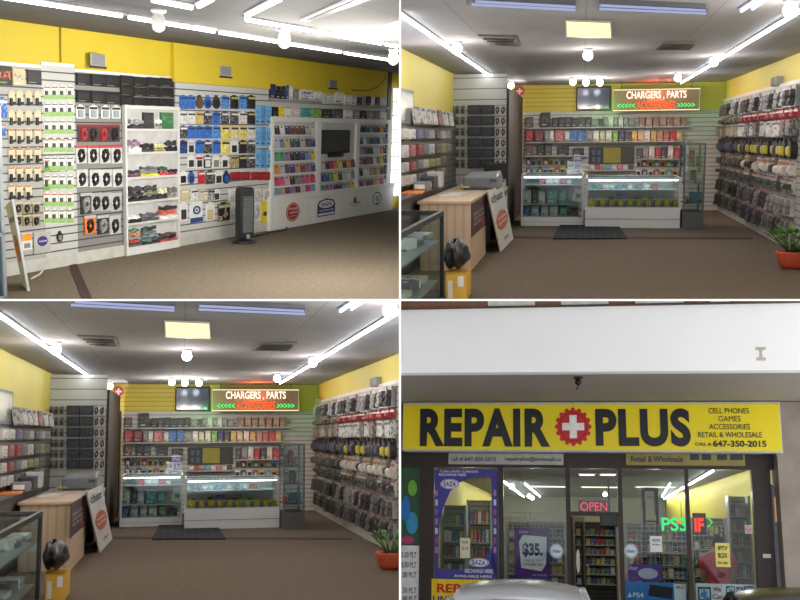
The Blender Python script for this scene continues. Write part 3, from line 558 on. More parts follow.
    b = MB(); b.add([on(.5+.36*math.cos(k*.393), .47+.16*math.sin(k*.393)) for k in range(16)], [tuple(range(16))], mat((222, 120, 44))); r.part('orange_oval', b, e)
    gv, gf = glyphs('chatr', .02, 0.); xs = [g[0] for g in gv]
    b = MB(); b.add([on(.1+.8*(g[0]/max(xs)), .78+.1*g[1]) for g in gv], gf, M(NAVY)); r.part('lettering', b, e); b = MB(); b.add([on(.35+.25*(g[0]/max(xs)), .12+.05*g[1]) for g in gv], gf, M(NAVY)); r.part('lettering', b, e)
    # ---- glass tower by left edge
    a = r.onZ(7.5, 299, 0); t = r.onY(5, 104, a.y).z; e = r.empty('glass_tower', 'glass display tower cut off by left edge', 'display case', (a.x, a.y, 0))
    mt = mat((150, 158, 162), .3, .6)
    for dx, dy in ((-.035, 0), (-.035, .5), (-.7, 0), (-.7, .5)): b = MB(); b.box(dx, dy, 0, dx+.035, dy+.035, t, mt); r.part('post', b, e)
    for z in (0, t*.33, t*.66, t-.03): b = MB(); b.box(-.7, 0, z, 0, .535, z+.03, mt); r.part('shelf', b, e)
    b = MB(); b.box(-.665, .012, .03, -.035, .018, t-.03, glass((190, 210, 220), .12)); b.box(-.02, .035, .03, -.014, .5, t-.03, glass((190, 210, 220), .12)); r.part('glass', b, e)
    return r
# ================================================================== second and third places: the shop from its door (upper right, lower left)
def shop(vp, x0, where, side, ox, oy):
    r = Room(vp, 'Y', x0, 1.7, where, side); r.ox, r.oy = ox, oy; rnd = random.Random(11)
    H = 2.9; YW = r.onZ(200, 84, H).y; XL = (r.onZ(47, 70, H).x+r.onZ(10, 53, H).x)/2; XR = (r.onZ(310, 92, H).x+r.onZ(395, 46, H).x)/2
    YC = r.onZ(230, 227.5, 0).y; y0 = 7.
    wallm = mat((204, 188, 84), .6, 0, .04, .8); sl = lines_mat((194, 192, 186), (128, 126, 120), .1, .18); sl2 = lines_mat((190, 190, 184), (120, 118, 112), .2, .1)
    b = MB(); b.box(XL-.2, y0, -.1, XR+.2, YW+.3, 0, mat((108, 95, 83), .95, 0, .12, 14, .1)); r.struct('floor', b)
    yc0 = min(r.onZ(2, -3, H).y, r.onZ(398, -3, H).y)-.2
    b = MB(); b.box(XL-.2, yc0, H, XR+.2, YW+.3, H+.1, lines_mat((150, 149, 153), (130, 128, 132), 1.25, .012, 0, .8, 0, 1, 3.1)); r.struct('ceiling', b)
    b = MB(); b.box(XL-.2, YW, 0, XR+.2, YW+.2, H, wallm); r.struct('wall_back', b)
    b = MB(); b.box(XL-.2, y0, 0, XL, YW, H, wallm); r.struct('wall_left', b)
    b = MB(); b.box(XR, y0, 0, XR+.2, YW, H, wallm); r.struct('wall_right', b)
    # seam strip across the carpet
    q = [r.onZ(x, y, 0) for x, y in ((108, 236.3), (352, 237.5), (353, 239.3), (107, 238.3))]; b = MB(); b.extr(q, (0, 0, 0), (0, 0, .006), mat((62, 48, 40), .9)); r.solo('floor_strip', b, 'thin dark strip across the brown carpet', 'floor strip')
    q = [r.onZ(x, y, .006) for x, y in ((160, 225.5), (218, 225.5), (227, 239), (153, 239.3))]; b = MB(); b.extr(q, (0, 0, 0), (0, 0, .02), lines_mat((44, 44, 48), (34, 34, 38), .12, .5, 0, .95)); r.solo('floor_mat', b, 'dark grey rubber mat on floor before the showcases', 'mat')
    # ---- partition panel, rear left
    Yp = r.onZ(75, 73, H).y; q = r.rect(46, 150, 106, 160, Yp); xp0, xp1 = q[0], q[2]
    b = MB(); b.box(XL, Yp, 0, xp1, Yp+.12, H-.02, sl2); e = r.solo('partition_panel', b, 'tall pale grey slatwall partition, black packs hung on it', 'display wall')
    b = MB(); b.box(xp1+.003, Yp+.0, 0, xp1+.05, YW-.5, H-.3, mat((58, 50, 44), .7)); r.struct('trim', b)
    q = r.rect(107, 150, 121, 160, YW-.04); b = MB(); b.box(q[0]-.4, YW-.05, 0, q[2], YW-.001, 2.3, mat((40, 36, 34), .7)); r.struct('door', b)  # dark panel, the darkness of an open doorway put into its colour
    SP = ('Y', Yp-.003)
    for i, y in enumerate((105, 116, 127, 138, 148.5, 159)):
        for j, x in enumerate((74, 87.6)):
            at(r, SP, x-6.4, y, x+6.4, y+9, .1, 'plainbox', ((48, 50, 58), (74, 76, 86), (64, 66, 76)), f'black padded pack, {("left", "right")[j]} column, {ORD[i]} row, on partition', 'pack', 'black packs on the partition')  # black raised towards grey, haze painted into the pack colour
        for j, x in enumerate((97.3, 103)):
            at(r, SP, x-2.8, y-.5, x+2.8, y+9.6, .05, 'bag', ((206, 202, 198), (160, 156, 150), (60, 58, 60)), f'small bagged cable, {("inner", "outer")[j]} column, {ORD[i]} row, partition edge', 'cable', 'bagged cables at the partition edge')
        for j, x in enumerate((52, 57, 62.5)):
            at(r, SP, x-2.3, y, x+2.3, y+9, .06, 'card', ((150, 146, 130), (96, 92, 84), (70, 70, 66)), f'grey carded pack, {ORD[j]} from left, {ORD[i]} row, partition', 'pack', 'grey cards on the partition')
    # ---- back wall: slatwall, opening, sign, screen
    q = r.rect(122, 111, 303, 226, YW-.05); b = MB(); b.box(q[0], YW-.06, 0, XR-.05, YW-.002, q[3], sl); r.solo('slatwall_panel', b, 'long grey slatwall on rear wall, crowded with accessories', 'display wall')
    q = r.rect(110, 86, 176, 110, YW-.03); b = MB(); b.box(q[0], YW-.03, q[1], q[2], YW-.002, q[3], lines_mat((206, 184, 76), (166, 146, 60), .1, .18)); r.solo('yellow_slat_panel', b, 'yellow slatted panel high on rear wall', 'wall panel')
    loc, w, h, _ = r.mount(('Y', YW-.05), 114, 85.5, 125, 96.5, .03); e = r.empty('emblem_sign', 'small round red sign with white cross', 'sign', loc)
    b = MB(); b.disc(0, h/2, w*.46, h*.46, -.01, mat((180, 60, 70)), 20, .02); r.part('disc', b, e)
    b = MB(); b.box(-w*.28, -.036, h*.42, w*.28, -.031, h*.58, M(WHITE)); b.box(-w*.08, -.0365, h*.22, w*.08, -.031, h*.78, M(WHITE)); r.part('cross', b, e)
    q = r.rect(176.5, 86.5, 210.5, 110.5, YW-.15); e = r.empty('wall_television', 'dark glossy television high on rear wall beside neon sign', 'television', ((q[0]+q[2])/2, YW-.06, q[1])); w, h = q[2]-q[0], q[3]-q[1]
    b = MB(); b.cbox(-w/2, -.09, 0, w/2, 0, h, mat((66, 66, 76), .3), .02); r.part('bezel', b, e)
    b = MB(); b.box(-w*.46, -.1, h*.08, w*.46, -.09, h*.93, mat((86, 88, 116), .1, 0, .1, 2, .6)); r.part('screen', b, e)
    # neon sign
    Ys = YW-.6; q = r.rect(212.5, 88.5, 300.5, 111, Ys); w, h = q[2]-q[0], q[3]-q[1]
    e = r.empty('neon_sign', 'lit neon sign for chargers, parts and accessories with chevrons', 'neon sign', ((q[0]+q[2])/2, Ys, q[1]))
    b = MB(); b.box(-w/2, 0, 0, w/2, .03, h, mat((112, 104, 72), .4)); r.part('board', b, e)
    wt = emit((255, 226, 206), 2.); rd = emit((255, 84, 36), 2.); gn = emit((60, 240, 120), 1.5)
    b = MB(); b.text('CHARGERS , PARTS', 0, -.02, h*.7, w*.68, h*.38, wt, .012); r.part('white_lettering', b, e)
    b = MB(); b.text('ACCESSORIES', 0, -.02, h*.26, w*.44, h*.32, rd, .004); r.part('red_lettering', b, e)
    b = MB(); b.text('<<<<<', -w*.34, -.02, h*.25, w*.2, h*.2, gn, .015); r.part('green_chevrons', b, e); b = MB(); b.text('>>>>>', w*.34, -.02, h*.25, w*.2, h*.2, gn, .015); r.part('green_chevrons', b, e)
    b = MB(); b.tube([(-w*.49, -.02, h*.04), (w*.49, -.02, h*.04), (w*.49, -.02, h*.96), (-w*.49, -.02, h*.96)], .012, emit((250, 240, 190), 1.2), 6, True); r.part('border_tube', b, e)
    b = MB()
    for x in (-w*.4, w*.4): b.tube([(x, .01, h), (x, .01, H-q[1]-.003)], .008, M(DARK))
    r.part('hanger', b, e)
    xs = (q[0]+q[2])/2
    r.lamp('POINT', (xs, Ys-.35, q[1]+h*.8), 26, (0, 0), col=(255, 90, 40)); r.lamp('POINT', (q[2]+.25, Ys-.2, q[1]+.1), 2.5, (0, 0), col=(40, 255, 110)); r.lamp('POINT', (q[0]-.1, Ys-.2, q[1]+.1), 5, (0, 0), col=(80, 255, 110))
    # pass-through opening
    S = ('Y', YW-.062)
    loc, w, h, _ = r.mount(S, 188.5, 146.5, 234, 164, .03); e = r.empty('pass_through', 'dark framed pass-through window with yellow middle, rear wall', 'opening', loc)
    b = MB(); b.box(-w/2, -.03, 0, w/2, 0, h, mat((64, 66, 66))); r.part('frame', b, e)
    b = MB(); b.box(-w*.17, -.036, h*.08, w*.21, -.03, h*.94, mat((150, 142, 60))); r.part('yellow_panel', b, e)
    b = MB(); b.box(-w*.47, -.036, h*.08, -w*.19, -.03, h*.94, lines_mat((90, 100, 110), (56, 60, 70), .12, .4, 0, .5, 0, 2, .16)); r.part('side_pane', b, e); b = MB(); b.box(w*.23, -.036, h*.08, w*.47, -.03, h*.94, M((70, 70, 66))); r.part('side_pane', b, e)
    # glass shelves with goods on the back wall
    def shelf(x0, x1, y, lab):
        q = r.rect(x0, y, x1, y+1.2, YW-.3); b = MB(); b.box(q[0], YW-.32, q[1], q[2], YW-.062, q[3], mat((170, 174, 172), .3)); r.solo('wall_shelf', b, lab, 'shelf')
    for y, a, c_, l in ((126.8, 124, 292, 'top long grey shelf on rear slatwall'), (141.3, 124, 292, 'second long grey shelf on rear slatwall'), (155.5, 124, 186, 'short grey shelf left of the pass-through'), (158.5, 236, 292, 'short grey shelf right of the pass-through'), (170, 188, 234, 'grey shelf below the pass-through')): shelf(a, c_, y, l)
    KD = (64, 62, 66); tint = lambda c: tuple(int(v*.72+46) for v in c)  # tint paints haze into the goods: darks raised, brights dulled
    def goods(items, nm, kind='plainbox', prot=.16, place='rear shelf'):
        for j, (a, c_, t, u, col) in enumerate(items):
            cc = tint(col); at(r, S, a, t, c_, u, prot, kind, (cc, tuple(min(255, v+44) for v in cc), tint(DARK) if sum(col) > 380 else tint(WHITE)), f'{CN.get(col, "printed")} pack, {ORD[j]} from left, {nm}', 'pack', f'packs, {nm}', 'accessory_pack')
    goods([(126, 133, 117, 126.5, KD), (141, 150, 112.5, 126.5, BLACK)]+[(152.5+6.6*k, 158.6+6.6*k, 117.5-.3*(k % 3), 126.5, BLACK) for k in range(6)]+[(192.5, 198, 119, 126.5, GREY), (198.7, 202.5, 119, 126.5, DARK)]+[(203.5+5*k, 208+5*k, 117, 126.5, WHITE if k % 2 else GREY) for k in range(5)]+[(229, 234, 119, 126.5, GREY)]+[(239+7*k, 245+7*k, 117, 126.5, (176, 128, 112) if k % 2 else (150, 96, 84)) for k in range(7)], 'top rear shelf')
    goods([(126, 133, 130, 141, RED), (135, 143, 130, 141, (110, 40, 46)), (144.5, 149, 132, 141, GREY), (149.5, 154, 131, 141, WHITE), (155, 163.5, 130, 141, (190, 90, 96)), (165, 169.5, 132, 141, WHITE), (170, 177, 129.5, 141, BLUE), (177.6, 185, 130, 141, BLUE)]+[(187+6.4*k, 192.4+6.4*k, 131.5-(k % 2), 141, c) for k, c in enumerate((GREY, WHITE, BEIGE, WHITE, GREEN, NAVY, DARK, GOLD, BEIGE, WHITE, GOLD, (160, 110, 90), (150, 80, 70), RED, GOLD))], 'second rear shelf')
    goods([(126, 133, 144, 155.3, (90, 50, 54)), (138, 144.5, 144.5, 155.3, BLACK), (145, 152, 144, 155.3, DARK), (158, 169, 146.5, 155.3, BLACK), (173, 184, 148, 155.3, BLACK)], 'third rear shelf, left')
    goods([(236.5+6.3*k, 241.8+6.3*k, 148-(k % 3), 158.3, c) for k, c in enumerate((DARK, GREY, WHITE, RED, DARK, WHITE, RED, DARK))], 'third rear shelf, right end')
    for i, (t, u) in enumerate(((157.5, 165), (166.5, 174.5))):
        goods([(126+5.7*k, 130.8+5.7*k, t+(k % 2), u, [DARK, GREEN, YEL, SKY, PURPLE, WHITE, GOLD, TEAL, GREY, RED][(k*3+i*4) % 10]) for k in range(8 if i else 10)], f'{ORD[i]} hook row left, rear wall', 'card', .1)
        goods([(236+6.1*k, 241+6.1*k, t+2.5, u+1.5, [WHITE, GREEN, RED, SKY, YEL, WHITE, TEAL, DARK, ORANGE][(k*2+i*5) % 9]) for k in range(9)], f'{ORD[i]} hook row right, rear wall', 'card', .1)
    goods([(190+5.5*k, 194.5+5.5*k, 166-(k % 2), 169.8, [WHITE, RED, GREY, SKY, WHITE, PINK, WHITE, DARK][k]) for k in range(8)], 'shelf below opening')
    # ---- glass showcases
    wh = mat((214, 216, 218), .4, 0, .03); al = mat((176, 180, 182), .35, .4)
    def showcase(x0, x1, yt, yb, zb, shelves, dep, lab, backm, fr=.035):
        Y = r.onZ((x0+x1)/2, yb, 0).y; q = r.rect(x0, 200, x1, 210, Y); w = q[2]-q[0]; zt = r.onY((x0+x1)/2, yt, Y).z; z0 = r.onY((x0+x1)/2, zb, Y).z
        e = r.empty('glass_showcase', lab, 'showcase', (q[0], Y, 0))
        b = MB(); b.box(0, 0, 0, w, dep, z0, wh); b.box(-.004, -.006, z0*.42, w+.004, 0, z0*.45, M(GREY)); r.part('base', b, e)
        for x in (0, w-fr):
            for y in (0, dep-fr): b = MB(); b.box(x, y, z0, x+fr, y+fr, zt-fr, al); r.part('post', b, e)
        b = MB()
        for y in (0, dep-fr): b.box(0, y, zt-fr, w, y+fr, zt, wh)
        for x in (0, w-fr): b.box(x, fr, zt-fr, x+fr, dep-fr, zt, wh)
        r.part('top_frame', b, e)
        b = MB(); b.box(fr, fr, zt-.012, w-fr, dep-fr, zt-.004, glass((225, 235, 235), .1)); r.part('glass_top', b, e)
        b = MB(); b.box(fr, .01, z0, w-fr, .016, zt-fr, glass((240, 246, 247), .03)); r.part('front_glass', b, e)
        b = MB(); b.box(fr, dep-.03, z0, w-fr, dep-.01, zt-fr, backm); r.part('back_panel', b, e)
        b = MB(); b.tube([(fr+.02, .06, zt-fr-.02), (w-fr-.02, .06, zt-fr-.02)], .009, emit((240, 246, 255), 20.), 6); r.part('fill_tube', b, e)  # glowing strip added under the top frame to brighten the goods
        zs = []
        for ys in shelves: z = r.onY((x0+x1)/2, ys, Y+.2).z; zs.append(z); b = MB(); b.box(fr, .03, z-.012, w-fr, dep-.04, z, mat((190, 206, 206), .2)); r.part('shelf', b, e)
        return Y, z0, zt, zs
    Y1, zb1, zt1, zs1 = showcase(121, 183.5, 174.5, 226, 217, (184.5, 203.5), 1.3, 'glass showcase with white base, behind the floor mat', mat((176, 182, 182)))
    Y2, zb2, zt2, zs2 = showcase(185.5, 280.5, 177.5, 228, 207.5, (189.3,), 1.3, 'wide glass showcase with white lower panel and yellow boxes', mat((206, 218, 220)))
    def inside(Y, z, items, nm, d=.12, kind='plainbox', dy=.35):
        for j, (a, c_, t, u, col) in enumerate(items):
            q = r.rect(a, t, c_, u, Y+dy); cc = col if col == YEL else tint(col)
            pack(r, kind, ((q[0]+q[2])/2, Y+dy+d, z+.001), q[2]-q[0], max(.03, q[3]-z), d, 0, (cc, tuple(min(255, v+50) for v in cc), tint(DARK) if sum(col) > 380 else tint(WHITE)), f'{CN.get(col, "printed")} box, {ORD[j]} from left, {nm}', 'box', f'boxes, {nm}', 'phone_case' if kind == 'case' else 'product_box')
    inside(Y1, zs1[0], [(139, 145, 178.5, 184, RED), (146, 152.5, 178, 184, WHITE), (153, 159, 178.5, 184, WHITE), (160, 166, 179, 184, (190, 100, 110)), (167, 171.5, 180, 184, WHITE)], 'top shelf, left showcase')
    inside(Y1, zs1[1], [(122.5, 131, 189, 203, (200, 214, 190)), (133, 138, 190, 203, DARK), (138.5, 145, 192, 203, WHITE), (147, 157.5, 188.5, 203, TEAL), (159, 166, 192, 203, (90, 170, 160))], 'middle shelf, left showcase')
    inside(Y1, zb1, [(123, 129.5, 205.5, 216.5, BLUE), (131.5, 139, 205.5, 216.5, WHITE), (141, 148, 205, 216.5, WHITE), (149.5, 158, 205.5, 216.5, WHITE), (160, 167, 207, 216.5, (110, 170, 110)), (169, 178, 208, 216.5, DARK)], 'bottom of left showcase')
    q = r.rect(169, 191, 181.5, 207, Y1+.2); b = MB(); b.hexa([(-.1, -.05, 0), (.1, -.05, 0), (.1, 0, 0), (-.1, 0, 0), (-.1, -.02, .3), (.1, -.02, .3), (.1, .03, .3), (-.1, .03, .3)], M((214, 216, 206))); b.box(-.05, -.056, .1, .05, -.04, .2, M(GREY))
    kx = (q[2]-q[0])/.26; b.v = [(x*kx*1.02, y, z*(q[3]-zs1[1])/.3) for x, y, z in b.v]; b.xf(Matrix.Translation((.03, 0, 0)) @ Matrix.Rotation(.22, 4, 'Y')); r.solo('white_box', b, 'large tilted white box inside left glass showcase', 'box', ((q[0]+q[2])/2, Y1+.25, zs1[1]+.035))
    inside(Y2, zs2[0], [(191, 195.5, 184.5, 189, TEAL), (198, 202.5, 184.5, 189, GREY), (203.5, 208.5, 184, 189, WHITE), (210, 214, 184.5, 189, WHITE), (217, 222, 185, 189, SKY), (228, 232.5, 185, 189, WHITE), (236.5, 241, 184, 189, GREY), (243.5, 249, 183.5, 189, WHITE), (251.5, 258, 183.5, 189, (160, 70, 60))], 'upper shelf, wide showcase', .1)
    inside(Y2, zb2, [(188.5+5.75*k, 193.9+5.75*k, 199.5, 207, YEL) for k in range(16)], 'front row, wide showcase', .08)
    inside(Y2, zb2, [(192, 196.5, 198.5, 207, DARK), (199, 205.5, 198, 207, WHITE), (208.5, 213.5, 197, 207, DARK), (216.5, 225, 194.5, 207, (70, 80, 190)), (226, 231, 199, 207, TEAL), (233, 238, 197.5, 207, DARK), (242, 248, 194, 207, GREEN), (249, 253, 198, 207, NAVY), (256.5, 262, 198, 207, WHITE), (264.5, 269, 199, 207, (150, 90, 60))], 'back row, wide showcase', .1, 'plainbox', .6)
    # front row of phones standing before the yellow boxes
    inside(Y2, zb2, [(196+9.2*k, 200.2+9.2*k, 200.5, 206.8, DARK) for k in range(9)], 'phone row, wide showcase', .03, 'case', .2)
    # tall glass tower right
    Y3 = r.onZ(293, 228.5, 0).y; q = r.rect(284.5, 150, 306, 160, Y3); w = q[2]-q[0]; zt = r.onY(293, 145, Y3).z; e = r.empty('glass_tower', 'tall glass display tower right of the wide showcase', 'showcase', (q[0], Y3, 0))
    dk = mat((92, 96, 98), .35, .3); D = .9
    b = MB(); b.box(0, 0, 0, w, D, .3, mat((88, 88, 88), .4)); r.part('base', b, e)
    for x in (0, w-.03):
        for y in (0, D-.03): b = MB(); b.box(x, y, .3, x+.03, y+.03, zt, dk); r.part('post', b, e)
    b = MB(); b.box(0, 0, zt, w, D, zt+.03, dk); r.part('top_cap', b, e)
    b = MB(); b.box(.03, .01, .3, w-.03, .015, zt, glass((220, 232, 235), .06)); r.part('front_glass', b, e)
    zsh = []
    for y in (166, 183, 203): z = r.onY(293, y, Y3+.2).z; zsh.append(z); b = MB(); b.box(.02, .02, z-.012, w-.02, D-.02, z, mat((150, 164, 168), .2)); r.part('shelf', b, e)
    inside(Y3, zsh[0], [(284, 288.5, 154, 166, DARK), (289.5, 294.5, 150, 166, RED), (296, 301.5, 156, 166, GREY)], 'top of glass tower')
    inside(Y3, zsh[1], [(284, 290, 173, 183, GREY), (291, 296, 170, 183, BLACK), (297, 302, 172, 183, WHITE)], 'second shelf of glass tower')
    inside(Y3, zsh[2], [(284, 288, 196, 203, RED), (289.5, 302, 192, 203, (70, 130, 150))], 'third shelf of glass tower')
    # stack of white cartons on the left showcase
    for j, (a, c_, t, u, col) in enumerate(((166.5, 183, 169.5, 175, WHITE), (167.5, 174.5, 162, 169.5, WHITE), (175, 182.5, 161.5, 169.5, (196, 180, 206)), (172, 182, 155.5, 161.5, (150, 130, 170)))):
        q = r.rect(a, t, c_, u, Y1+.3); zz = [zt1, zt1+(q[3]-q[1])*.95, zt1+(q[3]-q[1])*.0, 0][0]
        if j == 0: base0 = zt1; hh = q[3]-zt1; zA = base0+hh
        elif j < 3: base0 = zA; hh = q[3]-zA; zB = zA+hh
        else: base0 = zB; hh = q[3]-zB
        b = MB(); ww = q[2]-q[0]; b.cbox(-ww/2, -.2, 0, ww/2, .2, hh*.99, M(col), .01); b.box(-ww*.35, -.206, hh*.3, ww*.35, -.2, hh*.75, blotch((120, 110, 150), WHITE, 6)); r.solo('carton', b, ('wide white carton at bottom of stack on left showcase', 'white carton left in middle of stack on showcase', 'pale violet carton right in middle of stack', 'violet carton on top of stack on left showcase')[j], 'box', ((q[0]+q[2])/2, Y1+.5, base0+.001), group='cartons on the left showcase')
    # ---- right wall of hanging goods
    XS = XR-.04; zt = r.onX(375, 88.5, XS).z; yn = r.onX(404, 150, XS).y-1.5
    b = MB(); b.box(XS, yn, .0, XR-.002, YW-.1, zt, lines_mat((168, 166, 160), (100, 98, 94), .1, .2)); r.solo('slatwall_panel', b, 'long slatwall on side wall, hung with rows of packs', 'display wall')
    b = MB(); b.box(XS-.02, yn, 0, XS-.002, YW-.1, .14, mat((186, 182, 176), .6)); r.struct('baseboard_right', b)
    b = MB(); b.box(XS-.01, yn, zt, XR-.002, YW-.1, zt+.05, M((200, 198, 194))); r.struct('trim', b)
    SR = ('R', XS-.003)
    rows = ((89, 109.5, 'bag'), (110, 119.5, 'card'), (120, 137, 'box'), (138, 157.5, 'ring'), (158.5, 175, 'card'), (175.5, 192, 'gcard'), (192.5, 213.5, 'bag'), (214, 235, 'bag'))
    ys = []; y = r.onX(396, 150, XS).y
    while y < YW-.4: ys.append(y); y += .34
    for i, (t, u, k) in enumerate(rows):
        z1, z0 = r.onX(375, t, XS-.1).z, r.onX(375, u, XS-.1).z
        for j, y in enumerate(ys):
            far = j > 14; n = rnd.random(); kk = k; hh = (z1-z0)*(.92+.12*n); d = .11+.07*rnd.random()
            if k == 'bag': cs = [((170, 170, 172), (150, 148, 146), (96, 94, 96)), ((130, 128, 130), (150, 146, 140), (76, 74, 76)), ((200, 198, 196), (170, 168, 166), (170, 168, 168))][rnd.randrange(3)] if i == 0 else [((92, 90, 90), (160, 126, 120), (70, 68, 70)), ((160, 158, 154), (120, 112, 110), (110, 108, 108)), ((180, 176, 174), (140, 136, 132), (150, 146, 144))][rnd.randrange(3) if i == 6 else rnd.randrange(2)]  # dark bags greyed, the haze is put into their colours
            elif i == 1: cs = ((170, 70, 80), (206, 200, 196), (150, 50, 60))
            elif i == 2: cs = ((206, 204, 200), (120, 118, 116), (70, 68, 70)) if n > .3 else ((90, 84, 86), (150, 140, 136), (150, 70, 70))
            elif k == 'ring': kk = 'pouch'; cs = ((52, 50, 54), (80, 78, 80), (190, 176, 60) if n > .5 and not far else (66, 66, 84))
            elif i == 4: cs = ((208, 200, 186), (170, 110, 80), (196, 190, 182)) if n > .25 else ((120, 110, 100), (90, 86, 80), (70, 66, 64))
            else: cs = ((196, 188, 176), (150, 90, 80), (120, 112, 104)) if n > .35 else ((90, 86, 88), (160, 110, 100), (60, 58, 60))
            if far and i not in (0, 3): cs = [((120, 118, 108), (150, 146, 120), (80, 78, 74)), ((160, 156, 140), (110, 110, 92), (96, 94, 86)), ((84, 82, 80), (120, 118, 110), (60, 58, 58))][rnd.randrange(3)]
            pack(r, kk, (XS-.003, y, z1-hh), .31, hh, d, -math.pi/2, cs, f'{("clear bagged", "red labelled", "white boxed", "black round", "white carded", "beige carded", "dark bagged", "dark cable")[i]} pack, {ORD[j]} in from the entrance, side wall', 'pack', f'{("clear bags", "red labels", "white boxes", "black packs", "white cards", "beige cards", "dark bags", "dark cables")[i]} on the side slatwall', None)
    for j, (x, y, w, h) in enumerate(((373, 81.5, 8, 9), (317.5, 101.5, 6, 6))):
        loc, ww, hh, rz = r.mount(('R', XR-.003), x-w/2, y-h/2, x+w/2, y+h/2, .12); e = r.empty('wall_speaker', ('grey box speaker high on side wall, nearer the entrance', 'grey box speaker high on side wall, nearer the neon sign')[j], 'speaker', loc, rz)
        ww = min(ww, .4); b = MB(); b.cbox(-ww/2, -.12, 0, ww/2, 0, hh, mat((150, 148, 146), .6), .02); r.part('cabinet', b, e)
        b = MB(); b.box(-ww*.42, -.126, hh*.08, ww*.42, -.12, hh*.92, mat((128, 126, 126), .8)); r.part('grille', b, e)
    # ---- potted plant
    p = r.onZ(391.5, 268.5, 0); s = p.y/F*1.06; e = r.empty('potted_plant', 'green leafy plant in orange-red bowl pot on carpet', 'plant', (p.x, p.y, 0)); R_ = 13.5*s
    b = MB(); b.lathe([(R_*.6, 0), (R_*.85, .3*R_), (R_, .9*R_), (R_*1.06, 1.05*R_), (R_*1.06, 1.18*R_), (R_*.95, 1.18*R_), (R_*.9, 1.05*R_)], mat((196, 84, 56), .45), 20); r.part('pot', b, e)
    b = MB(); b.lathe([(R_*.9, 1.06*R_), (R_*.3, 1.1*R_)], mat((60, 46, 36), .9), 16); r.part('soil', b, e)
    lf = MB(); st = MB(); lm = blotch((66, 110, 52), (112, 146, 80), 4, .5)
    for k in range(34):
        a = rnd.random()*6.28; el = .35+rnd.random()*.9; L = R_*(1.0+.7*rnd.random()); d = Vector((math.cos(a)*math.cos(el), math.sin(a)*math.cos(el), math.sin(el))); o = Vector((math.cos(a)*R_*.3, math.sin(a)*R_*.3, R_*1.1)); t = o+d*L
        st.tube([o, o+d*L*.5+Vector((0, 0, .1*R_)), t], .035*R_, mat((88, 112, 60)), 4)
        sd = d.cross(Vector((0, 0, 1))).normalized(); up = sd.cross(d); l = R_*.5; wd = R_*.2; q = [t-d*l*.1, t+d*l*.35+sd*wd, t+d*l-up*l*.25, t+d*l*.35-sd*wd]
        lf.add(q+[v+up*.01 for v in q], [(0, 1, 2, 3), (7, 6, 5, 4), (0, 4, 5, 1), (1, 5, 6, 2), (2, 6, 7, 3), (3, 7, 4, 0)], lm)
    r.part('stems', st, e); r.part('foliage', lf, e)
    # ---- wooden desk
    Yd = r.onZ(45, 271, 0).y; Xd = r.onZ(71, 271, 0).x; q = r.rect(20, 230, 71, 240, Yd); zd = r.onY(60, 201, Yd).z; Ye = r.onX(114.5, 181, Xd).y; xl = q[0]
    e = r.empty('wooden_desk', 'long pale wood-grain service desk on brown carpet', 'desk', (xl, Yd, 0)); w = Xd-xl; L = min(Ye, Yp-.3)-Yd
    wd = mat((198, 172, 146), .5, 0, .05, 5); wd2 = lines_mat((200, 176, 150), (186, 160, 134), .11, .3, 0)
    b = MB(); b.box(-.03, -.03, zd-.04, w+.002, L+.03, zd, wd); r.part('top', b, e, bevel=.006)
    b = MB(); b.box(.0, 0, 0, w, .03, zd-.04, wd2); r.part('end_panel', b, e)
    b = MB(); b.box(w-.03, .03, 0, w, L*.34, zd-.04, wd); r.part('front_panel', b, e)
    b = MB(); b.box(w-.16, L*.34, 0, w-.12, L*.7, zd-.04, mat((70, 60, 52))); r.part('recess_panel', b, e)
    b = MB(); b.box(w-.03, L*.7, 0, w, L, zd-.04, wd); r.part('front_panel', b, e)
    b = MB(); b.box(0, L-.03, 0, w-.03, L, zd-.04, wd); r.part('end_panel', b, e)
    b = MB(); b.box(.0, .03, 0, .03, L-.03, zd-.04, wd); r.part('rear_panel', b, e)
    loc, ww, hh, rz = r.mount(('L', Xd+.003), 71.8, 199.5, 86, 231, .006); e2 = r.empty('poster', 'dark maroon poster with pale lettering on desk side', 'poster', loc, rz)
    b = MB(); b.box(-ww/2, -.006, 0, ww/2, 0, hh, mat((74, 44, 44), .5)); r.part('sheet', b, e2)
    b = MB()
    for k, t in enumerate(('BRING YOUR', 'OWN PHONE', 'FROM $15')): b.text(t, -ww*.02, -.008, hh*(.64-.16*k), ww*.74, hh*.1, M((190, 176, 172)), .01)
    r.part('lettering', b, e2); b = MB(); b.box(ww*.2, -.009, hh*.1, ww*.42, -.007, hh*.24, M((170, 60, 70))); r.part('red_mark', b, e2)
    loc, ww, hh, rz = r.mount(('L', Xd+.003), 103.5, 186, 112, 214, .006); e2 = r.empty('poster', 'pale poster with green circle near far end of desk', 'poster', loc, rz)
    b = MB(); b.box(-ww/2, -.006, 0, ww/2, 0, hh, mat((190, 194, 188), .5)); r.part('sheet', b, e2)
    b = MB(); b.disc(0, hh*.3, ww*.22, hh*.12, -.006, mat((120, 170, 150)), 16, .003); b.box(-ww*.4, -.009, hh*.72, ww*.4, -.006, hh*.9, M((90, 96, 96))); r.part('print', b, e2)
    # leaning board
    BL, BR = r.onZ(101, 252, .001), r.onZ(113.5, 238.5, .001); TL, TR = r.onX(88, 191.5, Xd+.08), r.onX(102.5, 184.5, Xd+.08)
    cen = (BL+BR)/2; ux = BR-BL; n = (ux.cross(TL-BL)).normalized()*.02
    if n.x > 0: n = -n
    e2 = r.empty('foam_board', 'white foam board with orange circle leaning on desk', 'sign board', tuple(cen))
    def on(u, v): return BL+(BR-BL)*u*(1-v)+(TL-BL)*v+(TR-TL)*u*v-cen-n*.2
    b = MB(); b.extr([BL-cen, BR-cen, TR-cen, TL-cen], (0, 0, 0), tuple(n), M((212, 210, 204))); r.part('board', b, e2)
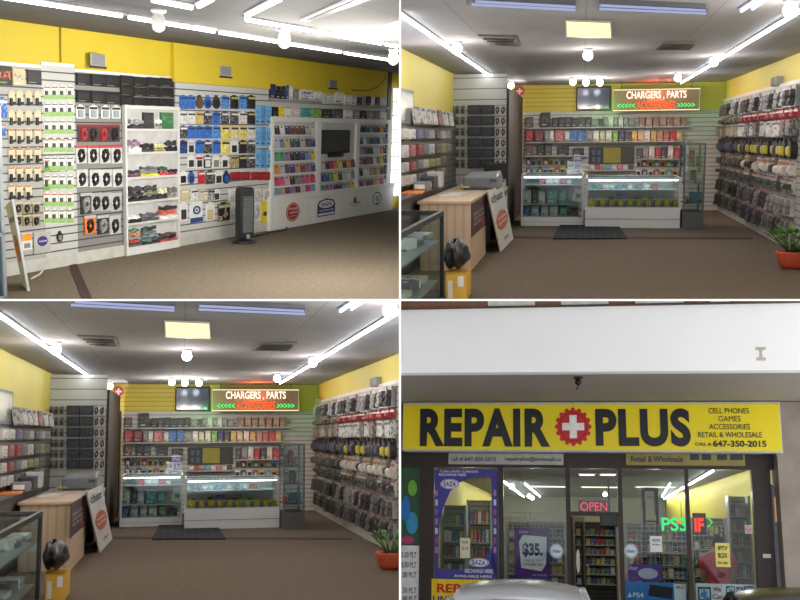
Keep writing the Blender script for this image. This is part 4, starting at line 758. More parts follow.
    b = MB(); b.add([on(.5+.4*math.cos(k*.314), .46+.155*math.sin(k*.314)) for k in range(20)], [tuple(range(20))], mat((196, 98, 58))); r.part('orange_circle', b, e2)
    for st, u0, u1, v0, v1, m in (('chatr', .06, .9, .8, .93, M((70, 66, 84))), ('wireless', .2, .8, .49, .53, M(WHITE)), ('no contracts', .2, .8, .41, .45, M(WHITE)), ('chatr', .36, .72, .12, .18, M((90, 80, 70)))):
        b = MB(); gv, gf = glyphs(st, .02, 0.); mx = max(g[0] for g in gv); mz = max(g[1] for g in gv); b.add([on(u0+(u1-u0)*g[0]/mx, v0+(v1-v0)*g[1]/mz)-n*.08 for g in gv], gf, m); r.part('lettering', b, e2)
    # on the desk
    p = r.onZ(80, 189.5, zd); q = r.rect(63, 173, 98, 189, p.y); ww, hh = q[2]-q[0], q[3]-zd; e2 = r.empty('printer', 'grey multifunction printer on the wooden desk', 'printer', ((q[0]+q[2])/2, p.y, zd+.001)); gm = mat((118, 122, 128), .5)
    b = MB(); b.cbox(-ww/2, 0, 0, ww/2, .9, hh*.72, gm, .02); r.part('body', b, e2)
    b = MB(); b.hexa([(-ww*.47, .04, hh*.73), (ww*.47, .04, hh*.73), (ww*.49, .86, hh*.73), (-ww*.49, .86, hh*.73), (-ww*.4, .1, hh*.86), (ww*.42, .1, hh*.9), (ww*.45, .8, hh*1.04), (-ww*.42, .8, hh*.92)], mat((140, 142, 144), .5)); r.part('scanner_lid', b, e2)
    b = MB(); b.box(-ww*.44, -.22, .0, ww*.2, -.002, hh*.12, mat((60, 60, 62), .5)); r.part('paper_tray', b, e2)
    b = MB(); b.box(ww*.26, -.01, hh*.45, ww*.45, -.001, hh*.62, mat((70, 74, 80), .3)); r.part('control_panel', b, e2)
    p = r.onZ(96, 184, zd); q = r.rect(84.5, 163, 107.5, 179, p.y+1.0); e2 = r.empty('monitor', 'black computer monitor behind printer on desk', 'monitor', ((q[0]+q[2])/2, p.y+1., zd+.001)); ww = q[2]-q[0]; z0_ = q[1]-zd; z1_ = q[3]-zd
    b = MB(); b.cbox(-ww/2, -.03, max(.04, z0_), ww/2, .05, z1_, mat((34, 34, 38), .4), .015); r.part('screen_housing', b, e2)
    b = MB(); b.box(-.05, -.01, 0, .05, .03, max(.05, z0_+.02), M(BLACK)); b.box(-.16, -.1, 0, .16, .1, .015, M(BLACK)); r.part('stand', b, e2)
    for j, (x, y, a) in enumerate(((50, 195.5, .2), (57, 193.5, -.3))):
        p = r.onZ(x, y, zd+.002+.004*j); b = MB(); b.box(-.15, -.2, 0, .15, .2, .003, M((226, 224, 220))); r.solo('paper_sheet', b, ('white paper sheet lying at near end of desk', 'white paper sheet lying closer to the printer')[j], 'paper', tuple(p), a)
    p = r.onZ(65, 189.5, zd+.002); b = MB(); b.lathe([(.07, 0), (.07, .05), (.04, .05), (.04, .001)], mat((206, 180, 90)), 16); r.solo('tape_roll', b, 'small yellow tape roll on desk before printer', 'tape', tuple(p))
    # ---- near glass case, cut by the frame
    zc = .95; A = r.onZ(44, 210.5, zc); X1 = A.x; Yf = A.y; wdt = 1.4; Yn = r.onX(-12, 240, X1).y; e = r.empty('glass_counter', 'black-framed glass counter, close to the entrance', 'showcase', (X1, Yf, 0)); L = Yf-Yn; fm = mat((40, 40, 42), .4)
    for x in (-.04, -wdt):
        b = MB(); b.box(x, -.05, 0, x+.04, 0, zc-.04, fm); r.part('post', b, e)
    b = MB(); b.box(-.045, -L, zc-.05, 0, 0, zc, fm); b.box(-wdt, -.05, zc-.05, -.045, 0, zc, fm); r.part('top_frame', b, e)
    b = MB(); b.box(-wdt, -L, zc-.02, -.046, -.052, zc-.01, glass((235, 240, 240), .07)); r.part('glass_top', b, e)
    b = MB(); b.box(-.02, -L, .06, -.014, -.052, zc-.052, glass((235, 240, 240), .04)); b.box(-wdt+.04, -.03, .06, -.042, -.024, zc-.052, glass((238, 242, 242), .03)); r.part('glass_panel', b, e)
    b = MB(); b.box(-wdt, -L, 0, 0, 0, .06, fm); r.part('base', b, e)
    zz = [r.onX(42.5, 241, X1).z, r.onX(42.5, 281, X1).z]
    for z in zz: b = MB(); b.box(-wdt+.05, -L, z-.015, -.05, -.06, z, mat((150, 160, 160), .25)); r.part('shelf', b, e)
    k = 0
    for z, pts in ((zz[0], ((30, 238, .5, .24), (20, 243, .55, .24), (9, 249, .6, .22), (33, 246, .3, .2), (4, 259, .5, .2))), (zz[1], ((33, 282, .4, .2), (24, 287, .4, .2), (14, 291, .45, .2), (5, 297, .45, .2)))):
        for j, (x, y, l, w_) in enumerate(pts):
            p = r.onZ(x, y, z+.001); p.x = min(p.x, X1-.12-l*.5); b = MB(); c0 = [(226, 226, 222), (190, 196, 190), (228, 226, 220), (120, 120, 124), (212, 200, 190)][(j+k) % 5]
            l *= .8; w_ *= .72; b.cbox(-l/2, -w_, 0, l/2, w_, .05+.02*(j % 3), M(c0), .02); b.box(-l*.35, -w_*.7, .051+.02*(j % 3), l*.3, w_*.2, .054+.02*(j % 3), blotch(tuple(int(v*.7) for v in c0), WHITE, 5)); r.solo('phone_package', b, f'flat phone package, {ORD[j]} from far end, {("upper", "lower")[k]} shelf of glass counter', 'package', tuple(p), .15*math.sin(j*2), f'packages on {("upper", "lower")[k]} counter shelf')
        k += 1
    # yellow carton and black bag
    pc = r.onZ(55.5, 301, 0); q = r.rect(46, 272, 65.5, 300, pc.y); ww, hh = q[2]-q[0], q[3]; e2 = r.empty('yellow_carton', 'yellow cardboard carton on floor beside the wooden desk', 'carton', ((q[0]+q[2])/2, pc.y, 0)); D = .55
    b = MB(); b.box(-ww/2, 0, 0, ww/2, D, hh-.02, mat((206, 160, 60), .7)); r.part('body', b, e2, bevel=.006)
    b = MB(); b.hexa([(-ww/2, 0, hh-.019), (ww/2, 0, hh-.019), (ww/2, D/2, hh-.019), (-ww/2, D/2, hh-.019), (-ww/2, -.02, hh), (ww/2, -.02, hh), (ww/2, D/2, hh-.01), (-ww/2, D/2, hh-.01)], mat((190, 144, 52), .7)); r.part('flap', b, e2)
    b = MB(); b.box(ww*.1, -.004, hh*.5, ww*.4, -.001, hh*.86, M((222, 216, 206))); b.box(-ww*.4, -.004, hh*.1, -ww*.16, -.001, hh*.7, M((214, 206, 190))); r.part('paper_label', b, e2)
    qb = r.rect(43.5, 239, 67.5, 276, pc.y+.2); b = MB(); rx, rz_ = (qb[2]-qb[0])/2, (qb[3]-hh)/2
    b.ball((0, 0, 0), 1, mat((28, 28, 30), .35, 0, .3, 5), 26, rx, .32, rz_, 18)
    b.v = [(x*(1.05+.12*math.sin(5*z/rz_+4*x/rx)+.1*math.sin(13*y+9*z)), y*(1+.2*math.sin(8*x/rx+5*z)), max(-rz_*.94, z*(.98+.1*math.sin(6*x/rx+11*y)+.08*math.sin(11*x/rx)))) for x, y, z in b.v]
    e3 = r.solo('black_bag', b, 'crumpled black plastic bag resting on yellow carton', 'bag', ((qb[0]+qb[2])/2, pc.y+.3, hh+rz_*.95))
    b = MB(); b.lathe([(.05, rz_*.8), (.03, rz_*.96), (.05, rz_*1.02), (.02, rz_*1.04)], mat((28, 28, 30), .35, 0, .3, 5), 9); r.part('knotted_neck', b, e3)
    # ---- left wall goods and dark side counter
    b = MB(); Yn2 = r.onX(-8, 150, XL).y; z1 = r.onX(25, 108, XL+.05).z; b.box(XL+.002, Yn2-.5, 0, XL+.05, Yp-.02, z1, lines_mat((108, 106, 98), (72, 70, 66), .1, .22)); r.solo('slatwall_panel', b, 'grey slatwall on side wall behind the dark counter', 'display wall')
    SL = ('L', XL+.053)
    q0 = r.onX(8, 106, XL+.1); loc, ww, hh, rz = r.mount(SL, -1, 89, 14.5, 124, .03); e2 = r.empty('framed_display', 'grey framed display screen leaning on side wall', 'framed display', loc, rz)
    b = MB(); b.cbox(-ww/2, -.025, 0, ww/2, 0, hh, mat((120, 124, 128), .7), .01); r.part('frame', b, e2)
    b = MB(); b.box(-ww*.42, -.029, hh*.1, ww*.42, -.025, hh*.9, blotch((74, 84, 84), (96, 112, 90), 2, .5, .3)); r.part('screen', b, e2)
    for i, (t, u, xs_) in enumerate(((108, 126, (18.5, 24, 29.5, 35, 40.5, 46)), (127, 139, (3.5, 10.5, 18.5, 24, 30, 36, 41.5, 46.5)), (141, 155, (3.5, 10.5, 18, 24, 30, 36, 41.5, 46.5)), (157, 168, (3.5, 11, 18, 24, 30, 36, 41.5)), (169, 180, (3.5, 11, 18, 24, 30, 36, 41.5)))):
        z1, z0 = r.onX(25, t, XL+.15).z, r.onX(25, u, XL+.15).z
        for j, x in enumerate(xs_):
            a, c_ = r.onX(x-2.5, 140, XL+.15).y, r.onX(x+2.5, 140, XL+.15).y
            col = [[(210, 206, 200), (204, 200, 196), (210, 206, 196), (170, 60, 60), (206, 202, 198), (190, 188, 184)], [(206, 204, 200), (206, 206, 204), (120, 112, 150), (98, 104, 140), (186, 186, 186), (90, 88, 92), (196, 194, 190), (160, 160, 150)], [(210, 208, 206), (180, 90, 90), (170, 50, 56), (120, 120, 124), (206, 204, 200), (90, 96, 80), (170, 164, 90), (130, 130, 110)], [(200, 198, 196), (170, 60, 60), (120, 130, 120), (204, 200, 198), (176, 170, 80), (170, 170, 100), (110, 110, 90)], [(206, 204, 202), (214, 212, 210), (110, 112, 116), (150, 120, 150), (170, 166, 90), (100, 100, 96), (150, 148, 130)]][i][j]
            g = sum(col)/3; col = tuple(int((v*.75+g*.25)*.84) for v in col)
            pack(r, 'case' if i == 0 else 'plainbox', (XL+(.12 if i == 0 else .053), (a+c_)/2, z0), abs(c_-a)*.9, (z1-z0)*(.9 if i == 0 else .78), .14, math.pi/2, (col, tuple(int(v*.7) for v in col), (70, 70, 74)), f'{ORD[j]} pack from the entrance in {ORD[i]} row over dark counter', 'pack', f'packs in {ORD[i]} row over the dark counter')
    zk = 1.0; pa = r.onZ(8, 201, zk); pb = r.onZ(40, 185, zk); e2 = r.empty('side_counter', 'dark low side counter along wall behind glass counter', 'counter', (pb.x, pb.y, 0)); dm = mat((56, 54, 56), .5); L = pb.y-pa.y; W_ = pb.x-XL-.06
    b = MB(); b.box(-W_, -L, zk-.03, 0, 0, zk, mat((84, 84, 86), .3)); r.part('top', b, e2)
    b = MB(); b.box(-W_, -L+.03, 0, -.03, 0, zk-.03, dm); r.part('carcass', b, e2)
    b = MB(); b.box(-.03, -L+.1, .1, -.01, -.1, zk-.1, mat((70, 68, 70), .5)); r.part('door', b, e2)
    p = r.onZ(11, 192.5, zk+.002); b = MB(); b.box(-.13, -.4, 0, .13, .4, .012, M((220, 130, 60))); r.solo('orange_folder', b, 'bright orange folder lying on dark side counter', 'folder', (max(p.x, XL+.25), p.y, p.z), .1)
    for j, (x, y, c0) in enumerate(((22, 189.5, (120, 120, 124)), (29, 187.5, (60, 60, 64)), (35, 186, (180, 180, 182)))):
        p = r.onZ(x, y+1, zk+.002); p.x = max(p.x, XL+.2); b = MB(); b.cbox(-.1, -.2, 0, .1, .2, .12+.05*j, M(c0), .02); b.box(-.07, -.205, .03, .07, -.2, .09, M(WHITE)); r.solo('small_carton', b, f'{("grey", "black", "pale")[j]} small carton on dark side counter', 'carton', tuple(p))
    # ---- ceiling
    def strip(p0, p1, lab, wd=.024, es=30., col=(246, 250, 255)):
        a, c = r.onZ(*p0, H-.03), r.onZ(*p1, H-.03); u = (c-a); L = u.length; e = r.empty('fluorescent_light', lab, 'ceiling light', (a.x, a.y, H-.002), math.atan2(u.y, u.x))
        b = MB(); b.box(0, -wd*1.2, -.015, L, wd*1.2, 0, mat((170, 172, 176))); r.part('fixture_body', b, e)
        b = MB(); b.tube([(.03, 0, -.03), (L-.03, 0, -.03)], wd*.6, emit(col, es), 8); r.part('tube', b, e)
    strip((-4, 12), (88.5, 75), 'long fluorescent tube over the dark counter side'); strip((404, 9), (281, 83), 'long fluorescent tube over the long hung side wall')
    strip((341, 11), (364, -4), 'bluish fluorescent tube cut by top edge', es=8., col=(170, 180, 255)); strip((352, 9), (371, -4), 'second bluish tube at top edge, closer to side wall', es=4., col=(170, 180, 255))
    def quad(pts, z, th, m):
        q = [r.onZ(x, y, z) for x, y in pts]; b = MB(); b.extr(q, (0, 0, 0), (0, 0, th), m); return b
    for pts, t1, t2, lab in ((((72, -1), (176, 5), (176, 11.5), (66, 5)), ((76, 1.5), (175, 7)), ((72, 4.5), (175, 10)), 'dark twin-tube ceiling fixture nearest the dark counter'), (((199, 3), (306, 8), (308, 15), (198, 11)), ((201, 5.5), (305, 10.5)), ((200, 9), (306, 13.5)), 'dark twin-tube ceiling fixture nearest the hung side wall')):
        e = r.empty('twin_tube_light', lab, 'ceiling light'); r.part('housing', quad(pts, H-.04, .038, mat((92, 92, 100))), e)
        for t in (t1, t2):
            a, c = r.onZ(*t[0], H-.06), r.onZ(*t[1], H-.06); b = MB(); b.tube([a, c], .012, emit((176, 184, 226), .9), 6); r.part('tube', b, e)
    e = r.empty('light_panel', 'warm glowing square light panel in ceiling', 'ceiling light')
    r.part('frame', quad([(165, 21.3), (211, 23), (212.5, 39), (165.5, 37.5)], H-.02, .018, M((180, 178, 176))), e); r.part('diffuser', quad([(166.5, 22), (210, 23.8), (211, 38), (167, 36.6)], H-.026, .004, emit((255, 238, 176), 1.5)), e)
    for pts, lab in ((((78, 36), (115, 37), (120, 47), (92, 46)), 'grey ceiling vent nearest the partition'), (((262, 43), (298, 43), (290, 51), (252, 50.5)), 'brownish ceiling vent above the neon sign')):
        e = r.empty('ceiling_vent', lab, 'air vent'); r.part('frame', quad(pts, H-.02, .018, mat((118, 114, 112))), e)
        cx = sum(p[0] for p in pts)/4; cy = sum(p[1] for p in pts)/4
        for k in range(3):
            f = .25+.25*k; l = [(pts[0][0]+(pts[3][0]-pts[0][0])*f, pts[0][1]+(pts[3][1]-pts[0][1])*f), (pts[1][0]+(pts[2][0]-pts[1][0])*f, pts[1][1]+(pts[2][1]-pts[1][1])*f)]
            a, c = r.onZ(*l[0], H-.024), r.onZ(*l[1], H-.024); b = MB(); b.tube([a+(c-a)*.06, a+(c-a)*.94], .02, mat((72, 68, 66)), 4); r.part('slat', b, e)
    for x, y, d, lab in ((57, 44, 'glowing ceiling bulb beside the tube over dark counter', 0), (188, 51, 'glowing ceiling bulb below the warm light panel', 0), (173, 79, 'outer of three clustered ceiling bulbs, nearer the partition', 0), (186, 80, 'middle of three clustered ceiling bulbs', 0), (200, 80, 'outer of three clustered ceiling bulbs, nearer the neon sign', 0), (314, 58, 'glowing ceiling bulb beside tube over hung side wall', 0), (278, 75, 'glowing ceiling bulb above the neon sign', 0), (111, 83, 'glowing ceiling bulb above the partition corner', 0), (391, 3, 'large glowing bulb at top corner', 0)):
        lab = d; p = r.onZ(x, y-1, H-.02); e = r.empty('bulb_lamp', lab, 'lamp', (p.x, p.y, H-.002))
        b = MB(); b.lathe([(.06, -.03), (.07, -.015), (.07, 0)], M((200, 200, 200)), 12); r.part('socket', b, e)
        b = MB(); b.lathe([(.03, -.03), (.06, -.06), (.066, -.1), (.05, -.14), (.015, -.16)], emit((245, 246, 255), 22.), 12); r.part('bulb', b, e)
        r.lamp('POINT', (p.x, p.y, H-.5), 27, (0, 0), col=(255, 244, 232))
    return r
def place_two(): return shop((583, 137), 60, 'in upper right view', (1, 1), 400, 0)
def place_three(): return shop((182, 437.5), -60, 'in lower left view', (-1, -1), -1, 300.5)
# ================================================================== fourth place: the shop front (lower right)
def car(r, loc, rz, paint, lab, Lh=1.0):
    e = r.empty('car', lab, 'car', loc, rz); gl = mat((22, 26, 30), .08, 0, .05, 2, .6); pm = mat(paint, .25, .5, .04, 2); tr = mat((24, 24, 26), .6)
    # side profile (y forward, z up); lower body then cabin, lofted across the width
    def loft(prof, halfs, m, name, crown=.0, bow=0.):
        b = MB(); n = len(prof); vs = []; st = (-1, -.94, -.7, -.35, 0, .35, .7, .94, 1)
        for s in st:
            for (y, z), hw in zip(prof, halfs): vs.append((s*hw, y+bow*s*s*(1 if y < 0 else -1), z-crown*(abs(s)**2.6)))
        fs = [tuple(range(n))[::-1], tuple(range((len(st)-1)*n, len(st)*n))]
        for j in range(len(st)-1): fs += [(j*n+k, j*n+(k+1) % n, j*n+n+(k+1) % n, j*n+n+k) for k in range(n)]
        b.add(vs, fs, m, True); return r.part(name, b, e, bevel=0)
    lo = [(-2.1, .35), (-2.12, .55), (-2.05, .82), (-1.75, .9), (-1.0, .93), (.75, .93), (1.5, .86), (2.0, .72), (2.12, .5), (2.08, .3), (-2.0, .28)]
    loft(lo, [.78, .84, .84, .86, .88, .88, .86, .8, .74, .74, .74], pm, 'body', .03, .12)
    cab = [(-1.55, .9), (-1.0, 1.27), (-.75, 1.33), (-.2, 1.37), (.15, 1.34), (1.05, .92)]
    loft(cab, [.78, .64, .61, .6, .61, .78], gl, 'greenhouse', .06, .1)
    rf = [(-1.08, 1.25), (-.98, 1.31), (-.72, 1.375), (-.2, 1.405), (.14, 1.38), (.24, 1.31), (.1, 1.31), (-.2, 1.345), (-.7, 1.315), (-.95, 1.255)]
    loft(rf, [.68, .66, .635, .625, .635, .665, .65, .63, .64, .67], pm, 'roof', .07, .1)
    for s in (-1, 1):
        for pts in ([(s*.83, -1.62, .9), (s*.68, -1.03, 1.27)], [(s*.83, 1.08, .92), (s*.665, .2, 1.33)], [(s*.85, -.3, .92), (s*.66, -.25, 1.33)]):
            b = MB(); b.tube([Vector(q_)-Vector((s*.02, 0, .05)) for q_ in pts], .05, pm, 8); r.part('pillar', b, e)
        b = MB(); b.ball((s*.98, .75, 1.0), .11, pm, 10, .9, .6, .65); r.part('wing_mirror', b, e)
        b = MB(); b.box(s*.62-.16, -2.135, .62, s*.62+.16, -2.08, .76, mat((150, 30, 34), .2)); r.part('tail_lamp', b, e)
        for y in (-1.35, 1.3):
            b = MB(); b.lathe([(.31, -.1), (.32, -.04), (.32, .04), (.31, .1)], tr, 20); b.lathe([(.19, -.11), (.19, .11)], mat((150, 152, 154), .3, .6), 14); b.xf(Matrix.Translation((s*.78, y, .32)) @ Matrix.Rotation(math.pi/2, 4, 'Y')); r.part('wheel', b, e)
    b = MB(); b.box(-.7, -2.16, .4, .7, -2.1, .56, pm); r.part('bumper', b, e, bevel=.02)
    b = MB(); b.box(-.26, -2.15, .66, .26, -2.11, .78, M((210, 210, 206))); r.part('licence_plate', b, e)
    return e
def person(r, loc, rz, s=1.):
    """standing shopper seen from behind, arms hanging slightly bent"""
    e = r.empty('person', 'person in red shirt standing inside behind the yellow paper notice', 'person', loc, rz)
    J = [(0, 0, .95), (0, .0, 1.12), (0, .0, 1.3), (0, .01, 1.44), (0, .02, 1.52), (.0, .03, 1.6), (.17, 0, 1.41), (.24, -.01, 1.14), (.22, .12, .93), (-.17, 0, 1.41), (-.24, -.01, 1.14), (-.2, .14, .95), (.1, 0, .88), (.11, .01, .5), (.11, -.02, .09), (.12, .12, .04), (-.1, 0, .88), (-.11, .01, .5), (-.11, -.02, .09), (-.12, .12, .04)]
    E_ = [(0, 1), (1, 2), (2, 3), (3, 4), (4, 5), (3, 6), (6, 7), (7, 8), (3, 9), (9, 10), (10, 11), (0, 12), (12, 13), (13, 14), (14, 15), (0, 16), (16, 17), (17, 18), (18, 19)]
    R_ = [.15, .14, .16, .1, .055, .06, .075, .05, .035, .075, .05, .035, .095, .065, .045, .04, .095, .065, .045, .04]
    def skin(J, E_, R_, name, m, root=0, sub=2, fl=(1, 1)):
        me = bpy.data.meshes.new(name); me.from_pydata([tuple(c*s for c in p) for p in J], E_, []); me.materials.append(m)
        o = bpy.data.objects.new(name, me); C.objects.link(o)
        md = o.modifiers.new('skin', 'SKIN'); me.skin_vertices or None
        for v, rad in zip(me.skin_vertices[0].data, R_): v.radius = (rad*s*fl[0], rad*s*fl[1])
        me.skin_vertices[0].data[root].use_root = True
        sb = o.modifiers.new('sub', 'SUBSURF'); sb.levels = sb.render_levels = sub
        mesh = bpy.data.meshes.new_from_object(o.evaluated_get(bpy.context.evaluated_depsgraph_get())); bpy.data.objects.remove(o)
        for p in mesh.polygons: p.use_smooth = True
        return mesh
    sk = mat((176, 130, 104), .5)
    # hands: palm, four fingers and a thumb, rooted in the wrists
    for wx, wr in ((1, 8), (-1, 11)):
        w = Vector(J[wr]); d = Vector((0, .3, -1)).normalized(); n0 = len(J); J.append(tuple(w+d*.07)); R_.append(.032); E_.append((wr, n0))
        for f, (off, ln) in enumerate(((-.026, .07), (-.009, .08), (.009, .075), (.026, .06))):
            a = w+d*.1+Vector((0, off, 0)); k = len(J); J += [tuple(a), tuple(a+d*ln*.55+Vector((-wx*.006, 0, 0))), tuple(a+d*ln+Vector((-wx*.022, 0, 0)))]; R_ += [.009, .0085, .007]; E_ += [(n0, k), (k, k+1), (k+1, k+2)]
        a = w+d*.045+Vector((-wx*.01, .03, 0)); k = len(J); J += [tuple(a), tuple(a+Vector((-wx*.012, .02, -.035)))]; R_ += [.011, .009]; E_ += [(n0, k), (k, k+1)]
    try:
        body = skin(J, E_, R_, 'body', sk); r.part('body', body, e)
    except Exception:
        pass
    # head with face and ears, one surface
    b = MB(); c = (0, .03, 1.64)
    b.ball((0, 0, 0), 1, sk, 18, 1, 1, 1, 14)
    def hd(p):
        x, y, z = p; k = 1-.28*max(0, -z)
        X, Y, Z = x*.075*k, y*.095*(1-.12*max(0, -z)), z*.118
        if y > .75 and abs(x) < .28: Y += .022*max(0, 1-abs(z+.12)/.28)          # nose
        if y > .6 and abs(abs(x)-.36) < .18 and abs(z-.05) < .16: Y -= .007       # eye sockets
        if abs(x) > .93 and abs(z) < .25: X += math.copysign(.016, x)             # ears
        return (c[0]+X, c[1]+Y, c[2]+Z)
    b.v = [tuple(q*s for q in hd(p)) for p in b.v]; r.part('head', b, e)
    b = MB(); b.ball((0, 0, 0), 1, mat((34, 26, 26), .6), 16, 1, 1, 1, 12)
    b.v = [tuple(q*s for q in (c[0]+x*.084, c[1]-.012+y*.1*(.75 if y > 0 else 1), c[2]+.012+max(z, -.75 if y < .1 else .3)*.125)) for x, y, z in b.v]; r.part('hair', b, e)
    for sx in (-1, 1): b = MB(); b.ball((sx*.028*s, (.03+.083)*s, 1.648*s), .011*s, M((235, 235, 230)), 8); b.ball((sx*.028*s, (.03+.091)*s, 1.648*s), .006*s, M((40, 26, 20)), 8); r.part('eye', b, e)
    b = MB(); b.cbox(-.024*s, .112*s, 1.585*s, .024*s, .118*s, 1.594*s, M((150, 80, 76)), .002); r.part('mouth', b, e)
    rm = mat((238, 76, 104), .8); b = MB(); b.lathe([(.176, .86), (.18, 1.0), (.182, 1.12), (.2, 1.27), (.212, 1.37), (.2, 1.42), (.15, 1.46), (.085, 1.485)], rm, 20, (0, .005, 0), .74)
    for q in (-1, 1): b.tube([(q*.14, 0, 1.415), (q*.195, 0, 1.36), (q*.232, -.005, 1.2)], [.085, .092, .08], rm, 10)
    b.v = [tuple(c_*s for c_ in p) for p in b.v]; r.part('shirt', b, e)
    tm = mat((40, 44, 60), .8); b = MB(); b.lathe([(.1, .8), (.165, .84), (.176, .9), (.172, .99)], tm, 20, (0, .005, 0), .74)
    for q in (-1, 1): b.tube([(q*.088, 0, .88), (q*.1, .005, .7), (q*.11, .01, .5), (q*.11, -.01, .25), (q*.11, -.02, .07)], [.112, .1, .085, .075, .075], tm, 12)
    b.v = [tuple(c_*s for c_ in p) for p in b.v]; r.part('trousers', b, e)
    for q in (-1, 1): b = MB(); b.ball((q*.113, .045, .055), .1, M(BLACK), 14, .62, 1.5, .56); b.v = [tuple(c_*s for c_ in (x, y, max(.002, z))) for x, y, z in b.v]; r.part('shoe', b, e)
    return e
def place_four():
    r = Room((570, 530), 'Y', 80, 1.95, '', (1, -1)); r.ox, r.oy = 400, 300; rnd = random.Random(5)
    W = 18.; fr = mat((52, 42, 38), .5); cx = 200
    def R4(x0, y0, x1, y1, Y): return r.rect(x0, y0, x1, y1, Y)
    YS = W-.42; zs = r.onY(200, 101.2, YS).z; YF = r.onZ(200, 71.5, zs).y
    XA, XB = r.onY(-20, 150, W).x-.5, r.onY(420, 150, W).x+.5
    white = mat((250, 250, 250), .7, 0, .03, .7)
    b = MB(); b.box(XA, 6.8, -.2, XB, W+20, 0, mat((120, 116, 112), .9, 0, .1, 3)); r.struct('floor', b)
    ztop = r.onY(200, 6.5, YF).z
    b = MB(); b.box(XA, YF, zs, XB, YF+.25, ztop, white); r.struct('wall_fascia', b)
    b = MB(); b.box(XA, YF-.03, ztop, XB, YF+.25, ztop+.015, mat((96, 76, 66), .7)); r.struct('trim', b)
    b = MB(); b.box(XA, YF+.25, zs, XB, W+.2, zs+.1, mat((150, 144, 136), .6, 0, .08, .6)); r.struct('ceiling_soffit', b)
    brick = lines_mat((150, 104, 84), (120, 96, 84), .07, .15, 2, .8, 0, 0, .21)
    b = MB(); b.box(XA, YF+.03, ztop+.016, XB, YF+.5, ztop+1.2, brick); r.struct('wall_brick', b)
    for j, (a, c_) in enumerate(((88, 135), (161, 208.5), (235, 284), (310, 330))):
        q = R4(a, 0, c_, 4, YF+.02); b = MB(); b.box(q[0], YF+.005, ztop+.02, q[2], YF+.029, ztop+1, mat((214, 214, 206), .5)) ; wn = r.struct('window', b)
        b = MB(); b.box(q[0]-.03, YF-.02, ztop+.016, q[2]+.03, YF+.004, ztop+.03, M((70, 64, 60))); r.struct('window_sill', b, wn)
    loc, w, h, _ = r.mount(('Y', YF-.001), 355.5, 47, 366, 60.5, .002); b = MB(); mm = mat((196, 184, 168), .8)
    b.box(-w*.45, -.003, 0, w*.45, 0, h*.22, mm); b.box(-w*.5, -.003, h*.78, w*.5, 0, h, mm); b.prism([(-w*.2, h*.22), (w*.2, h*.22), (w*.12, h*.5), (w*.2, h*.78), (-w*.2, h*.78), (-w*.12, h*.5)], -.003, 0, mm); r.solo('wall_mark', b, 'faint beige I-shaped mark on white fascia', 'mark', loc)
    # security camera under the soffit
    p = r.onZ(178, 77, zs); e = r.empty('security_camera', 'small black security camera hanging under the soffit', 'camera', (p.x, p.y, zs)); bk = mat((26, 26, 28), .4); s = p.y/1000
    b = MB(); b.lathe([(4.5*s, -.03), (5*s, 0)], bk, 16); r.part('mount', b, e)
    b = MB(); b.ball((0, 0, -.05-1.5*s), 3.4*s, bk, 14); r.part('camera_ball', b, e)
    b = MB(); b.tube([(0, 0, -.05-4.5*s), (-.5*s, 0, -.05-7*s), (-1.8*s, 0, -.05-9.5*s)], .8*s, bk, 6); r.part('cable', b, e)
    # right concrete column
    Yc = W-.35; q = R4(380.5, 200, 404, 210, Yc); b = MB(); cm = mat((150, 140, 130), .8, 0, .14, 2.5)
    b.box(q[0], Yc, 0, XB, W+.1, zs-.01, cm); b.extr([(q[0], Yc+.02, zs-.01), (q[0]-.02, Yc, zs-.9), (q[0]-.02, W, zs-.9), (q[0], W, zs-.01)], (.0, 0, 0), (2, 0, 0), cm); r.struct('column', b)
    # ---- main sign
    q = R4(2.5, 102, 381.5, 152, YS); w, h = q[2]-q[0], q[3]-q[1]; e = r.empty('shop_sign', 'long yellow lightbox shop sign with bold black letters', 'shop sign', ((q[0]+q[2])/2, YS, q[1]))
    b = MB(); b.box(-w/2, .0, 0, w/2, .34, h, mat((196, 196, 190), .5)); r.part('cabinet', b, e, bevel=.01)
    ym = mat((244, 222, 22), .35, 0, .03, .5); b = MB(); b.box(-w*.497, -.012, h*.04, w*.497, -.001, h*.95, ym); r.part('face', b, e)
    def sx(x0, x1, y0, y1): k = R4(x0, y0, x1, y1, YS-.015); c = (q[0]+q[2])/2; return (k[0]+k[2])/2-c, (k[1]+k[3])/2-q[1], k[2]-k[0], k[3]-k[1]
    kb = mat((26, 28, 34), .3)
    X, Z, ww, hh = sx(20, 150, 108.5, 146.5); b = MB(); b.text('REPAIR', X, -.02, Z, ww, hh, kb, .045, space=1.1); r.part('lettering', b, e, 'black bold word REPAIR')
    X, Z, ww, hh = sx(195.5, 290.5, 108.5, 146.5); b = MB(); b.text('PLUS', X, -.02, Z, ww, hh, kb, .045, space=1.1); r.part('lettering', b, e, 'black bold word PLUS')
    X, Z, ww, hh = sx(155, 191.5, 107.5, 146); b = MB(); n = 16; pr = []
    for k in range(n):
        for da, f in ((-.36, .88), (-.2, 1.), (.2, 1.), (.36, .88)): a = 2*math.pi*(k+da)/n; pr.append((X+ww/2*f*math.cos(a), Z+hh/2*f*math.sin(a)))
    b.prism(pr, -.02, -.013, mat((204, 34, 36), .35)); b.ring(X, Z, ww*.38, hh*.38, .05, -.02, mat((120, 20, 22)), 28, .002); r.part('gear_emblem', b, e, 'red gear emblem')
    b = MB(); wm = mat((242, 242, 240), .35); b.box(X-ww*.3, -.027, Z-hh*.095, X+ww*.3, -.023, Z+hh*.095, wm); b.box(X-ww*.1, -.0272, Z-hh*.3, X+ww*.1, -.023, Z+hh*.3, wm); r.part('white_cross', b, e)
